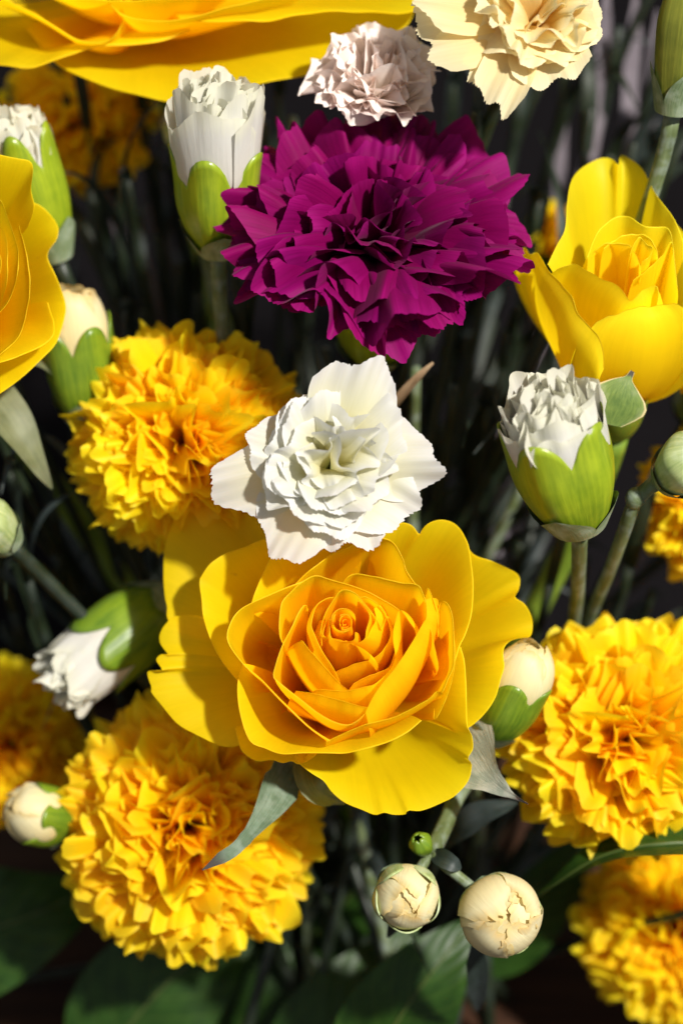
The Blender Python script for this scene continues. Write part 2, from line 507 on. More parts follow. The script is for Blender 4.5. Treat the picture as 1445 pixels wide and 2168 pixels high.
def rim_petal(fr, parent, rim, h, mat, prof='cup', belly=0.0, n=46, nv=14, lip=4.0, wave=2.0, rng=None, smooth_h=None, name='petal'):
    """rim: outline points as seen, h: height above the receptacle (number or one per point)."""
    rim = np.asarray(rim, float)
    hh = np.full(len(rim), float(h)) if np.ndim(h) == 0 else np.interp(np.linspace(0, 1, len(rim)), np.linspace(0, 1, len(h)), h)
    q = crom(np.c_[rim, hh], n)
    s = np.linspace(0, 1, n)
    ph = rng.uniform(0, 6.28, 4)
    rw = wave * (np.sin(s * 19 + ph[0]) + 0.6 * np.sin(s * 43 + ph[1])) * np.minimum(1, np.minimum(s, 1 - s) * 8)
    lip = lip * 0.45
    a, b = fr.a, fr.b
    Rr = np.array([fr.at(*q[i]) for i in range(n)])
    hs_ = (Rr - b) @ a
    rv_ = Rr - b - hs_[:, None] * a
    sig = max(2.0, n * 0.055)
    ker = np.exp(-0.5 * (np.arange(-3 * int(sig), 3 * int(sig) + 1) / sig) ** 2); ker /= ker.sum()
    pad = len(ker) // 2
    def sm(arr):
        ex = np.concatenate([2 * arr[:1] - arr[1:pad + 1][::-1], arr, 2 * arr[-1:] - arr[-pad - 1:-1][::-1]], 0)
        return np.stack([np.convolve(ex[:, k], ker, 'valid') for k in range(arr.shape[1])], 1)
    Rs = sm(Rr)
    endk = np.clip(np.minimum(s, 1 - s) / 0.06, 0, 1)[:, None]
    Rs = Rr * (1 - endk) + Rs * endk
    pts = np.zeros((n, nv + (4 if lip else 0), 3))
    v = np.linspace(0, 1, nv) ** 0.9
    for i in range(n):
        R = Rs[i]
        hgt = (R - b) @ a
        rv = R - b - hgt * a
        rho = np.linalg.norm(rv)
        e = rv / rho
        if prof == 'cup':
            c1, c2 = (0.72 * rho, 0.02 * hgt), (0.93 * rho + belly, 0.62 * hgt)
        elif prof == 'open':
            c1, c2 = (0.55 * rho, 0.10 * hgt), (0.78 * rho + belly, 0.86 * hgt)
        elif prof == 'flat':
            c1, c2 = (0.30 * rho, 0.55 * hgt), (0.70 * rho + belly, 1.08 * hgt)
        elif prof == 'bud':
            c1, c2 = (0.75 * rho + belly * 1.1, 0.10 * hgt), (1.0 * rho + belly * 1.5, 0.86 * hgt)
        r0 = min(rho * 0.3, 45)
        prf = np.outer((1 - v) ** 3, (r0, 0)) + np.outer(3 * (1 - v) ** 2 * v, c1) + np.outer(3 * (1 - v) * v ** 2, c2) + np.outer(v ** 3, (rho, hgt))
        # soft folds that fade towards the base
        und = wave * 0.8 * np.sin(s[i] * 9 + ph[2] + v * 3) * v ** 2 * (1 - v) * 3 + rw[i] * v ** 7
        pts[i, :nv] = b + prf[:, :1] * e + (prf[:, 1:] + und[:, None]) * a + (v ** 5)[:, None] * (Rr[i] - Rs[i])
        if lip:
            tdir = pts[i, nv - 1] - pts[i, nv - 3]
            tdir = unit(tdir)
            sd = unit(e + 0.15 * a - (e @ tdir) * tdir) if abs(e @ tdir) < 0.95 else -a
            if prof in ('open', 'flat'):
                sd = unit(-a - (-a @ tdir) * tdir)
            for k in range(4):
                th = (k + 1) / 4 * 1.9
                pts[i, nv + k] = pts[i, nv - 1] + lip * (math.sin(th) * tdir + (1 - math.cos(th)) * sd)
    return grid(name, pts, mat, parent)

# ------------------------------------------------------------------ carnation petals
def axes(a):
    a = unit(a)
    e1 = unit(np.cross([0.0, 1.0, 0.0], a)) if abs(a[1]) < 0.9 else unit(np.cross([0, 0, 1.0], a))
    e2 = np.cross(a, e1)
    return a, e1, e2

def carn_petal(b, fr, az, tip, wid, parent, mat, rng, amp=0.16, k=1.0, nu=30, nv=12, tooth=0.02, rise=0.55, roundness=0.20, twist=0.0, back=0.0, name='petal', frill=0.02, turn=0.0, crimp=0.0, kc=2.0, p1r=0.10, roll=0.0):
    """fan petal: narrow claw at b, waved blade with a pinked edge reaching radius/height tip=(rho,z) in direction az"""
    a, e1, e2 = fr
    rho, z = tip
    L = math.hypot(rho, z)
    u = np.linspace(-1, 1, nu)
    v = np.linspace(0, 1, nv) ** 0.85
    ph = [rng.uniform(0, 6.28) for _ in range(6)]
    saw = []
    while len(saw) < nu:
        m_ = rng.choice((2, 3, 3, 4, 5, 6)); am_ = rng.uniform(0.2, 1.6)
        saw += [(j_ / m_ - 0.4) * am_ + rng.uniform(-0.15, 0.15) for j_ in range(m_)]
    saw = np.array(saw[:nu])
    lobes = 0.04 * np.sin(u * rng.uniform(2.0, 3.5) + ph[3]) + 0.02 * np.sin(u * 8 + ph[4])
    Uu, Vv = np.meshgrid(u, v, indexing='ij')
    edge = np.clip((Vv - 0.86) / 0.14, 0, 1)
    tm = 1 - roundness * np.abs(Uu) ** 3.2 + lobes[:, None] * np.clip(Vv * 1.6 - 0.6, 0, 1)
    t = Vv * tm + tooth * saw[:, None] * edge
    p1 = (p1r * rho, rise * L)
    cr = 2 * (1 - t) * t * p1[0] + t * t * rho
    cz = 2 * (1 - t) * t * p1[1] + t * t * z
    dr = 2 * (1 - t) * p1[0] + 2 * t * (rho - p1[0])
    dz = 2 * (1 - t) * p1[1] + 2 * t * (z - p1[1])
    dl = np.sqrt(dr ** 2 + dz ** 2) + 1e-6
    nr, nz = -dz / dl, dr / dl
    s = np.clip((t - 0.18) / 0.62, 0, 1)
    s = s * s * (3 - 2 * s)
    half = 0.05 * L + wid * s
    g = np.clip(t, 0, 1.2) ** 2.0 * s
    w1 = k * math.pi * Uu + ph[0] + 0.5 * np.sin(2 * Uu + ph[5])
    ruff = amp * L * g * (np.sin(w1) + 0.28 * np.sin(2.1 * w1 + ph[1] + 1.5 * Vv))
    ruff = ruff + frill * L * g ** 2 * np.sin(5.5 * math.pi * Uu + ph[2] + np.sin(3 * Uu)) * np.clip((Vv - 0.5) * 2, 0, 1)
    rimw = np.clip((t - 0.42) / 0.5, 0, 1.15); rimw = rimw * rimw
    ruff = ruff + crimp * rimw * np.sin(kc * math.pi * Uu + ph[2] + 0.9 * np.sin(2.2 * Uu + ph[1])) * (0.75 + 0.35 * np.sin(3.1 * Uu + ph[4]))
    ruff = ruff - roll * L * np.clip((t - 0.74) / 0.26, 0, 1.1) ** 2
    ruff = ruff - back * L * np.clip((t - 0.45) / 0.55, 0, 1.2) ** 2          # tip rolls back (or in, when negative)
    lat = Uu * half * (1 - 0.12 * np.cos(w1) * s) + twist * ruff
    ruff = ruff + math.sin(turn) * lat * s
    lat = lat * (1 - (1 - math.cos(turn)) * s)
    Rr = cr + nr * ruff
    zz = cz + nz * ruff
    cup = lat / (np.maximum(cr, 0) + 1.1 * wid + 20)
    x = Rr - 0.35 * lat * cup
    y = lat
    ca, sa = math.cos(az), math.sin(az)
    gx, gy = x * ca - y * sa, x * sa + y * ca
    pts = b + gx[..., None] * e1 + gy[..., None] * e2 + zz[..., None] * a
    return grid(name, pts, mat, parent)

def calyx(b, fr, r, H, mat, parent, lobe=0.24, flare=1.0, name='calyx', roll=0.0, neck=0.42, seg=50, nv=14):
    """five-lobed carnation cup, base b, height H along the axis"""
    a, e1, e2 = fr
    ph = np.linspace(0, 2 * np.pi, seg, endpoint=False)
    z = np.linspace(0, 1, nv)
    rim = (1 - lobe) + lobe * np.abs(np.cos(2.5 * (ph + roll))) ** 0.6
    Z = z[None] * rim[:, None]
    rr = r * (neck + (1 - neck) * np.sin(np.clip(Z / 0.62, 0, 1) * np.pi / 2) ** 0.9) * (1 + (flare - 1) * np.clip((Z - 0.6) / 0.4, 0, 1) ** 1.5)
    rr = rr * (1 + 0.035 * np.cos(5 * (ph + roll)))[:, None]
    pts = b + (rr * np.cos(ph)[:, None])[..., None] * e1 + (rr * np.sin(ph)[:, None])[..., None] * e2 + (Z * H)[..., None] * a
    inner = b + ((rr - 3.5) * np.cos(ph)[:, None])[..., None] * e1 + ((rr - 3.5) * np.sin(ph)[:, None])[..., None] * e2 + (Z * H - 1)[..., None] * a
    low = np.repeat((b - a * 2)[None, None], seg, 0)
    full = np.concatenate([low, pts, inner[:, ::-1][:, :6]], 1)
    uv = np.zeros(full.shape[:2] + (2,))
    uv[..., 0] = (ph / (2 * np.pi))[:, None]
    uv[..., 1] = np.concatenate([np.zeros((seg, 1)), np.repeat(z[None], seg, 0), np.repeat(z[None, ::-1][:, :6], seg, 0)], 1)
    return grid(name, full, mat, parent, closed=True, uvs=uv)

def bracts(b, fr, r, H, parent, mat, rng, neck=0.42, n=4):
    a, e1, e2 = fr
    for k in range(n):
        az = k * 2 * math.pi / n + rng.uniform(-0.2, 0.2)
        u = np.linspace(-1, 1, 9); v = np.linspace(0, 1, 9)
        Uu, Vv = np.meshgrid(u, v, indexing='ij')
        zt = Vv * H * rng.uniform(0.24, 0.36)
        half = 0.95 * (1 - Vv ** 2.2)
        phi = az + Uu * half
        rr = r * (neck + (1 - neck) * np.sin(np.clip(zt / H / 0.62, 0, 1) * np.pi / 2) ** 0.9) + 4 + 6 * Vv ** 2
        pts = b + (rr * np.cos(phi))[..., None] * e1 + (rr * np.sin(phi))[..., None] * e2 + (zt - 3)[..., None] * a
        grid('bract', pts, mat, parent)

def bud_petals(b, fr, r, z0, H, parent, mat, rng, layers=((6, 1.0, 1.0), (5, 0.8, 1.03), (5, 0.55, 0.98), (3, 0.3, 0.92)), flare=0.0, close=0.0, bulge=0.04,
               ruff=0.05, span=1.0, nu=26, nv=18, tooth=0.02, lean=0.05, vary=0.10, frill=0.018, lid=0.6, cvar=0.12, skew=(0.0, 0.0)):
    """upright petals packed in the cup, frilled at the top; H is the height of the tops above b"""
    a, e1, e2 = fr
    for li, (n, fr_, fh) in enumerate(layers):
        off = rng.uniform(0, 6.28)
        for k in range(n):
            az = off + k * 2 * math.pi / n + rng.uniform(-0.2, 0.2)
            half = span * math.pi / n * rng.uniform(1.2, 1.6)
            u = np.linspace(-1, 1, nu); v = np.linspace(0, 1, nv) ** 0.85
            Uu, Vv = np.meshgrid(u, v, indexing='ij')
            saw = np.array([((i % 4) / 3 - 0.5) * rng.uniform(0.4, 1.4) + rng.uniform(-0.3, 0.3) for i in range(nu)])
            p1, p2, p3 = rng.uniform(0, 6.28), rng.uniform(0, 6.28), rng.uniform(0, 6.28)
            edge = np.clip((Vv - 0.88) / 0.12, 0, 1)
            low = 0.05 * np.sin(2.5 * Uu + p3) + 0.03 * np.sin(7 * Uu + p1)
            top = H * fh * rng.uniform(1 - vary, 1 + vary * 0.5) * (1 - 0.14 * np.abs(Uu) ** 2.2 + low * np.clip(Vv * 2 - 1, 0, 1)) + H * tooth * saw[:, None] * edge
            if close:
                z = z0 + (top - z0) * ((1 - lid) * Vv + lid * np.sin(Vv * np.pi / 2))
            else:
                z = z0 + (top - z0) * Vv
            T = Vv
            kk = rng.uniform(1.0, 1.9)
            cj = rng.uniform(1.0 - cvar, 1.04)
            skx, sky = skew
            sm = np.clip(T / 0.5, 0, 1); sm = sm * sm * (3 - 2 * sm)
            rad = r * fr_ * (0.62 + 0.30 * sm + 0.08 * T + bulge * np.sin(np.pi * np.clip(T * 1.2 - 0.2, 0, 1)) + flare * rng.uniform(0.4, 1.4) * T ** 2.2)
            rad = rad * (1 - min(0.985, close * cj) * T ** 2.6)
            rad = rad + r * ruff * T ** 3 * (np.sin(kk * np.pi * Uu + p1) + 0.5 * np.sin(2.4 * kk * np.pi * Uu + p2))
            rad = rad + r * frill * T ** 6 * np.sin(6.5 * np.pi * Uu + p3)
            rad = rad - r * 0.07 * (Uu + 1) * 0.5 * (0.4 + 0.6 * T)          # one edge tucks under its neighbour
            rad = np.maximum(rad, r * 0.02)
            phi = az + Uu * half * (1 + 0.05 * np.sin(3 * T + p1)) + lean * rng.uniform(-1, 1) * T * 3
            pts = b + (rad * np.cos(phi) + r * skx * T ** 2)[..., None] * e1 + (rad * np.sin(phi) + r * sky * T ** 2)[..., None] * e2 + z[..., None] * a
            grid('petal', pts, mat, parent)

def rosette(b, fr, r, zc, sz, parent, mat, rng, layers=((4, 1.0, 80), (4, 0.96, 92), (3, 0.9, 98)), lam=62, tooth=0.03, nu=22, nv=20, ragged=0.06):
    """closed bud: each petal is a patch of an egg, its tip lapping over the middle"""
    a, e1, e2 = fr
    c = b + a * zc
    cnt = 0
    for n, rr, top in layers:
        off = rng.uniform(0, 6.28)
        for k in range(n):
            cnt += 1
            az = off + k * 2 * math.pi / n + rng.uniform(-0.3, 0.3)
            ea = math.cos(az) * e1 + math.sin(az) * e2
            et = -math.sin(az) * e1 + math.cos(az) * e2
            u = np.linspace(-1, 1, nu); v = np.linspace(0, 1, nv)
            Uu, Vv = np.meshgrid(u, v, indexing='ij')
            rag = np.array([rng.uniform(-1, 1) for _ in range(nu)])
            rag = 0.5 * rag + 0.5 * np.convolve(rag, [0.25, 0.5, 0.25], 'same')
            p = [rng.uniform(0, 6.28) for _ in range(3)]
            topv = math.radians(top * rng.uniform(0.86, 1.10))
            edge = np.clip((Vv - 0.85) / 0.15, 0, 1)
            psi = math.radians(-50) + (topv + math.radians(50)) * Vv * (1 - 0.10 * np.abs(Uu) ** 2.5 + 0.04 * np.sin(3 * Uu + p[0]) * Vv) + ragged * rag[:, None] * edge
            lm = math.radians(lam) * rng.uniform(0.85, 1.15) * (0.75 + 0.35 * np.sin(np.pi * Vv ** 0.8)) * Uu + 0.2 * Vv * math.sin(p[1])
            R = r * (rr - 0.012 * (k % 3)) * (1 + 0.025 * np.sin(4 * Uu + p[2]) * Vv + 0.035 * Uu * (0.5 + Vv) + 0.06 * edge * np.sin(5 * Uu + p[1]) + 0.03 * Vv ** 3)
            d1 = np.cos(lm) * np.cos(psi); d2 = np.cos(lm) * np.sin(psi) * sz; d3 = np.sin(lm)
            pts = c + (R * d1)[..., None] * ea + (R * d3)[..., None] * et + (R * d2)[..., None] * a
            grid('petal', pts, mat, parent)

def frill_fill(b, fr, r, H, parent, mat, rng, N=20, z0=0.3, crimp=11, dome=0.10):
    """crimped petal tops crowding the mouth of a half-open bud"""
    for i in range(N):
        f = (i + 0.5) / N
        rho = r * 0.86 * math.sqrt(f)
        carn_petal(b, fr, i * 2.39996 + rng.uniform(-0.3, 0.3), (rho, H * (1 + dome * (0.5 - f)) * rng.uniform(0.95, 1.04)), r * rng.uniform(0.38, 0.58), parent, mat, rng, amp=0.02, k=1.0, nu=34, nv=14, tooth=0.010,
                   rise=0.55, frill=0.0, crimp=crimp * rng.uniform(0.7, 1.3), kc=rng.uniform(1.4, 2.3), turn=rng.gauss(0, 0.35), p1r=0.75, back=rng.uniform(-0.05, 0.04))

def carnation(label, c, axis, R, H, z0, mat, group, seed, N=70, gmax=95, wid=0.42, amp=0.16, nu=30, nv=12, name='carnation', custom=None, tooth=0.035, clx=None, inner_scale=0.75,
              lobes=2.0, stem=True, blade_n=3, skip=0, calyx_len=250, calyx_r=85, jag=0.1, rise=0.5, spread=420, stem_mat='stem_shade', end=None, curl=0.0, frill=0.02, crimp=0.0, kc=2.0, turn=0.5, roll=0.03):
    rng = random.Random(seed)
    fr = axes(axis)
    a = fr[0]
    c = np.asarray(c, float)
    b = c - a * z0
    root = b - a * calyx_len
    t = thing(name, label, 'carnation', root, group)
    for i in range(skip, N):
        f = (i + 0.5) / N
        g = math.radians(gmax) * f ** 0.62
        az = i * 2.399963 + rng.uniform(-0.25, 0.25)
        Rr = R * (1 + rng.uniform(-jag, jag * 0.6))
        rho = Rr * math.sin(min(g, math.pi / 2)) * (1.0 if g < 1.5 else 1.0)
        z = z0 + H * math.cos(g) * (1 + rng.uniform(-0.12, 0.12))
        wd2 = R * wid * (inner_scale + (1 - inner_scale) * f) * rng.uniform(0.8, 1.2)
        carn_petal(b, fr, az, (rho, z), wd2, t, mat, rng, amp=amp * rng.uniform(0.6, 1.4) * (1.1 - 0.35 * f), k=lobes * rng.uniform(0.7, 1.3), nu=nu, nv=nv, tooth=tooth,
                   twist=rng.uniform(-0.6, 0.6), rise=rise, back=curl * rng.uniform(-0.5, 1.0), frill=frill, turn=rng.gauss(0, turn) * (1.05 - f), crimp=crimp * rng.uniform(0.7, 1.25), kc=kc * rng.uniform(0.8, 1.2), roll=roll * rng.uniform(-0.4, 1.2))
    for cu in (custom or []):
        tx, ty, tw, wpx, am, kk = cu[:6]
        tp = P(tx, ty, tw) - b
        z = tp @ a
        rv = tp - z * a
        carn_petal(b, fr, math.atan2(rv @ fr[2], rv @ fr[1]), (np.linalg.norm(rv), z), wpx, t, mat, rng, amp=am, k=kk, nu=nu + 16, nv=nv + 4, tooth=tooth, rise=cu[6] if len(cu) > 6 else rise, frill=frill, roundness=0.15, crimp=crimp * 0.45, kc=kc)
    calyx(root, fr, calyx_r, calyx_len * 1.12, clx or M['calyx'], t, roll=rng.uniform(0, 1))
    bracts(root, fr, calyx_r, calyx_len, t, M['bract'], rng)
    if stem:
        p = stem_path(root, a, rng, spread=spread, end=end)
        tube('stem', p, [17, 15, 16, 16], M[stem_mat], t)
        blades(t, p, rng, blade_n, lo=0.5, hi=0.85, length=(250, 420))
    return t

def bud(label, base, axis, r, H, Hp, pm, cm, seed, group='carnation buds', parent=None, name='carnation_bud', stem=None, spread=420, lobe=0.24, pr=0.92, flare_c=1.0, neck=0.42, blade_n=2,
        stem_r=15, stem_mat='stem', nb=4, roll=None, bend=0.2, fill=0, ros=None, crimp=11, **kw):
    rng = random.Random(seed)
    fr = axes(axis)
    base = np.asarray(base, float)
    if parent is None:
        t = thing(name, label, 'flower bud', base, group)
        ho = t
        calyx(base, fr, r, H, cm, t, lobe=lobe, flare=flare_c, roll=rng.uniform(0, 1.2) if roll is None else roll, neck=neck)
    else:
        t = parent
        ho = calyx(base, fr, r, H, cm, t, lobe=lobe, flare=flare_c, roll=rng.uniform(0, 1.2) if roll is None else roll, neck=neck, name='bud_cup')
    if nb:
        bracts(base, fr, r, H, ho, M['bract'], rng, neck=neck, n=nb)
    if ros:
        rosette(base, fr, r * pr, ros[0], ros[1], ho, pm, rng, **kw)
    elif Hp:
        bud_petals(base, fr, r * pr, H * 0.3, Hp, ho, pm, rng, **kw)
        if fill:
            frill_fill(base, fr, r * pr * 0.95, Hp * 1.0, ho, pm, rng, N=fill, crimp=crimp)
    if stem is not False and parent is None:
        p = stem_path(base, fr[0], rng, spread=spread, bend=bend) if stem is None else crom(stem, 30)
        tube('stem', p, [stem_r * 1.25, stem_r, stem_r * 0.9, stem_r, stem_r], M[stem_mat], t)
        blades(t, p, rng, blade_n, lo=0.3, hi=0.8, length=(250, 420))
    return t

# ================================================================== THE SETTING
def sheet(name, corners, mat, n=2, lift=None):
    a, b, c, d = [np.asarray(q, float) for q in corners]
    s = np.linspace(0, 1, n)
    S, T_ = np.meshgrid(s, s, indexing='ij')
    pts = (1 - S)[..., None] * ((1 - T_)[..., None] * a + T_[..., None] * d) + S[..., None] * ((1 - T_)[..., None] * b + T_[..., None] * c)
    if lift is not None:
        pts = pts + lift(S, T_)[..., None] * UP
    return grid(name, pts, mat, None)

def tp(x, f):
    return GATHER + RV * x + FW * f
tbl = sheet('table', [tp(-9000, -5000), tp(9000, -5000), tp(9000, 14000), tp(-9000, 14000)], M['wood'])
tbl['kind'] = 'structure'
cl = sheet('table_cloth', [tp(-6000, 700), tp(6000, 900), tp(6000, 9000), tp(-6000, 9000)], M['cloth'], n=60,
           lift=lambda S, T_: 30 + 22 * np.sin(S * 60 + 9 * np.sin(T_ * 7)) * (0.5 + 0.5 * np.sin(T_ * 23 + S * 5)))
cl['label'] = 'crumpled lilac-grey cloth behind the stems, darkened in colour to imitate shade'
cl['category'] = 'cloth'

# ================================================================== MAIN ROSE
rg = random.Random(7)
nrg = np.random.default_rng(7)
class NR:                                     # both call styles on one generator
    def uniform(self, a, b, n=None):
        return nrg.uniform(a, b, n) if n else nrg.uniform(a, b)
NRG = NR()
def Z(x0, y0, sc_):
    return lambda *pts: [(x0 + X / sc_, y0 + Y / sc_) for X, Y in pts]
zA, zB, zC, zD, zE = Z(560, 1200, 3.6125), Z(300, 1000, 3.6125), Z(300, 1300, 3.6125), Z(760, 1080, 3.6125), Z(660, 1380, 3.6125)
FR = RoseFrame(np.array([5.0, -385.0, -393.0]), (0, 0.28, 0.96))
rose = thing('rose', 'large open yellow rose below the white carnation', 'rose', FR.b, 'yellow roses')
def rp(rim, h, prof='cup', **kw):
    return rim_petal(FR, rose, rim, h, M['rose'], prof, rng=NRG, **kw)
# heart: tight coil, then wrapped bud petals
def coil(cx, cy, r0, r1, th0, turns, n=26, ex=1.0):
    return [(cx + (r0 + (r1 - r0) * i / (n - 1)) * math.cos(th0 + turns * 6.2832 * i / (n - 1)),
             cy + ex * (r0 + (r1 - r0) * i / (n - 1)) * math.sin(th0 + turns * 6.2832 * i / (n - 1))) for i in range(n)]
rp(coil(730, 1319, 3, 11, 0.5, 1.3), 416, 'bud', belly=1, lip=1.5, wave=0.3, n=50)
rp(coil(729, 1317, 10, 17, 2.5, 0.9), 424, 'bud', belly=2, lip=2, wave=0.5)
rp(coil(727, 1317, 15, 23, 4.2, 0.95), 430, 'bud', belly=4, lip=2, wave=0.6)
rp(coil(726, 1315, 23, 27, 0.6, 0.85), 432, 'bud', belly=6, lip=2, wave=0.6)
rp(zA((500, 400), (500, 490), (520, 550), (610, 572), (680, 560), (690, 500)), [426, 420, 412, 408, 412, 420], 'bud', belly=20, lip=2.5, wave=0.6)
rp(zA((610, 565), (680, 588), (760, 555), (775, 480), (800, 380), (760, 300), (710, 262)), [395, 400, 405, 418, 430, 436, 440], 'bud', belly=22, lip=2.5, wave=0.6)
rp(zA((440, 600), (435, 470), (470, 350), (540, 240), (570, 195), (620, 180), (690, 205), (740, 260), (800, 330), (850, 400), (890, 470)), [380, 405, 425, 436, 442, 446, 444, 438, 428, 415, 395], 'bud', belly=6, lip=2.5, wave=0.8)
rp(zA((620, 590), (690, 592), (770, 555), (815, 470), (850, 400), (835, 320)), [372, 384, 398, 410, 416, 418], 'bud', belly=50, lip=2.5, wave=0.6)
rp(zA((470, 420), (450, 520), (500, 545), (560, 555), (680, 595), (770, 640), (805, 680), (790, 720)), [408, 404, 400, 396, 390, 380, 366, 350], 'bud', belly=34, lip=2.5, wave=0.6)
rp(zA((890, 470), (925, 370), (860, 290), (790, 240), (730, 236)), [375, 400, 418, 424, 426], 'bud', belly=6, lip=2.5)
rp(zA((545, 800), (620, 770), (690, 740), (800, 715), (900, 640), (960, 520), (930, 380)), [318, 332, 340, 346, 355, 366, 380], 'bud', belly=22, lip=2.5)
# middle whorls
rp(zA((585, 905), (540, 800), (440, 640), (375, 500), (360, 430), (395, 310), (470, 250), (540, 235)), [330, 355, 385, 400, 410, 420, 424, 424], 'bud', belly=24, lip=3)
rp(zA((640, 945), (560, 880), (480, 790), (400, 700), (330, 620), (285, 565), (258, 610)), [345, 362, 380, 392, 402, 404, 380], 'bud', belly=46, lip=3)
rp(zA((640, 945), (690, 885), (780, 840), (870, 805), (950, 765), (990, 660)), [325, 345, 352, 356, 356, 350], 'bud', belly=14, lip=3)
rp(zA((365, 962), (400, 940), (520, 945), (640, 948), (740, 925), (830, 900), (900, 850), (970, 770), (1000, 690)), [345, 366, 380, 384, 388, 390, 388, 380, 365], 'bud', belly=36, lip=3)
rp(zA((960, 775), (995, 690), (980, 570), (985, 470), (1025, 335), (1060, 360), (1110, 430), (1150, 500), (1160, 600)), [340, 365, 385, 400, 412, 410, 398, 385, 365], 'bud', belly=34, lip=3)
rp(zA((240, 950), (350, 965), (500, 1000), (640, 1040), (780, 1075), (860, 1060)), [350, 378, 392, 398, 392, 370], 'bud', belly=44, lip=3)
rp(zA((770, 1112), (820, 1010), (900, 890), (1000, 770), (1130, 570), (1210, 430), (1235, 380), (1230, 250)), [395, 410, 416, 420, 424, 424, 420, 405], 'bud', belly=56, lip=3)
rp(zA((150, 600), (120, 520), (120, 380), (140, 270), (200, 200), (280, 130), (380, 75), (480, 95), (600, 130), (720, 170), (850, 230), (960, 290), (1025, 335)), [400, 412, 418, 420, 422, 424, 424, 420, 418, 416, 412, 405, 395], 'cup', lip=3)
rp(zA((335, 330), (318, 290), (270, 345), (205, 480), (140, 600), (90, 750), (72, 840), (120, 890), (250, 990), (400, 1110), (520, 1180), (640, 1205), (720, 1165), (770, 1115)), [395, 408, 412, 412, 410, 408, 405, 402, 402, 402, 402, 400, 396, 385], 'cup', belly=22, lip=3)
rp(zA((600, 125), (640, 80), (690, 58), (760, 65), (900, 95), (1040, 125), (1165, 145), (1200, 200), (1225, 270), (1230, 390)), [400, 412, 418, 422, 424, 424, 420, 416, 410, 395], 'cup', lip=3)
rp(zA((1225, 200), (1238, 165), (1262, 195), (1300, 300), (1318, 400), (1325, 520)), [380, 396, 398, 390, 375, 350], 'bud', belly=6, lip=2.5)
rp(zA((1228, 380), (1270, 500), (1300, 640), (1325, 760), (1300, 818), (1280, 790)), [402, 396, 385, 372, 355, 330], 'bud', belly=8, lip=2.5)
rp(zA((1310, 420), (1335, 290), (1358, 262), (1400, 300), (1432, 400), (1442, 600), (1440, 750), (1400, 850), (1350, 960), (1300, 960)), [340, 372, 384, 388, 388, 384, 380, 376, 370, 350], 'cup', lip=3)
rp([(955, 1330), (962, 1380), (957, 1430), (942, 1480), (925, 1515), (917, 1522), (918, 1500)], [350, 348, 345, 338, 328, 320, 300], 'bud', belly=8, lip=3)
# left-front whorl, then the big outer petals
rp([(655, 1228), (593, 1252), (535, 1277), (508, 1293), (491, 1318), (484, 1357), (516, 1405), (549, 1433), (591, 1477), (646, 1530), (674, 1552), (699, 1567)],
   [385, 392, 392, 392, 390, 388, 392, 394, 394, 390, 385, 372], 'cup', belly=8, n=60)
rp([(625, 1240), (642, 1222), (662, 1206), (700, 1177), (740, 1160), (785, 1140), (812, 1141), (832, 1152), (851, 1185), (857, 1207), (871, 1229), (882, 1244)], [372, 385, 392, 396, 398, 398, 398, 398, 396, 394, 388, 375], 'cup', n=56)
rp([(530, 1295), (535, 1277), (544, 1249), (563, 1205), (577, 1180), (604, 1160), (650, 1146), (710, 1140), (770, 1145)], [330, 345, 352, 360, 362, 362, 360, 355, 345], 'open', n=50)
rp([(690, 1570), (760, 1538), (840, 1515), (905, 1480), (922, 1464), (935, 1466)], [372, 384, 386, 384, 380, 365], 'bud', belly=12, lip=3)
rp([(516, 1405), (505, 1449), (510, 1508), (530, 1566), (563, 1582), (599, 1595), (646, 1592), (700, 1592), (743, 1590), (815, 1571), (859, 1549), (890, 1524)],
   [335, 340, 340, 338, 338, 340, 345, 350, 352, 354, 354, 350], 'open', belly=4, n=66, wave=3)
rp([(620, 1140), (580, 1140), (545, 1148), (530, 1155), (510, 1163), (480, 1172), (449, 1194), (430, 1219), (424, 1233), (429, 1271), (432, 1304), (449, 1357), (472, 1400), (505, 1440), (530, 1470)],
   [300, 300, 302, 304, 306, 306, 304, 302, 300, 302, 304, 306, 306, 300, 285], 'open', n=70, wave=3)
rp([(790, 1145), (810, 1130), (832, 1113), (851, 1109), (871, 1116), (886, 1134), (893, 1121), (909, 1108), (932, 1102), (954, 1106), (970, 1119), (981, 1138), (990, 1160), (995, 1196), (999, 1235), (998, 1274), (993, 1310), (981, 1346), (970, 1368), (960, 1400), (945, 1440)],
   [330, 336, 338, 338, 338, 340, 338, 336, 334, 334, 336, 338, 342, 346, 348, 350, 350, 348, 345, 340, 325], 'open', n=84, wave=2)
rp([(975, 1130), (992, 1166), (1009, 1180), (1037, 1188), (1064, 1199), (1089, 1213), (1098, 1227), (1095, 1249), (1087, 1265), (1106, 1279), (1120, 1301), (1125, 1324), (1120, 1346), (1103, 1350), (1078, 1357), (1064, 1371), (1062, 1390), (1064, 1412), (1056, 1440), (1045, 1477), (1020, 1513), (988, 1540), (960, 1550)],
   [240, 255, 262, 262, 250, 232, 214, 214, 236, 236, 222, 212, 222, 240, 252, 258, 262, 264, 266, 262, 252, 240, 225], 'open', n=96, wave=3)
rp([(972, 1370), (980, 1400), (984, 1449), (985, 1491), (987, 1535), (996, 1557), (998, 1585), (988, 1604), (996, 1618), (989, 1651), (962, 1682), (931, 1698), (890, 1714), (862, 1714), (857, 1722), (832, 1723), (812, 1718), (793, 1723), (765, 1712), (729, 1696), (702, 1673), (685, 1651), (660, 1635), (635, 1615), (625, 1597), (640, 1580)],
   [300, 300, 292, 285, 275, 262, 246, 238, 226, 212, 206, 206, 206, 212, 206, 206, 212, 206, 208, 214, 222, 230, 238, 242, 244, 244], 'open', belly=-6, n=110, wave=3.5)
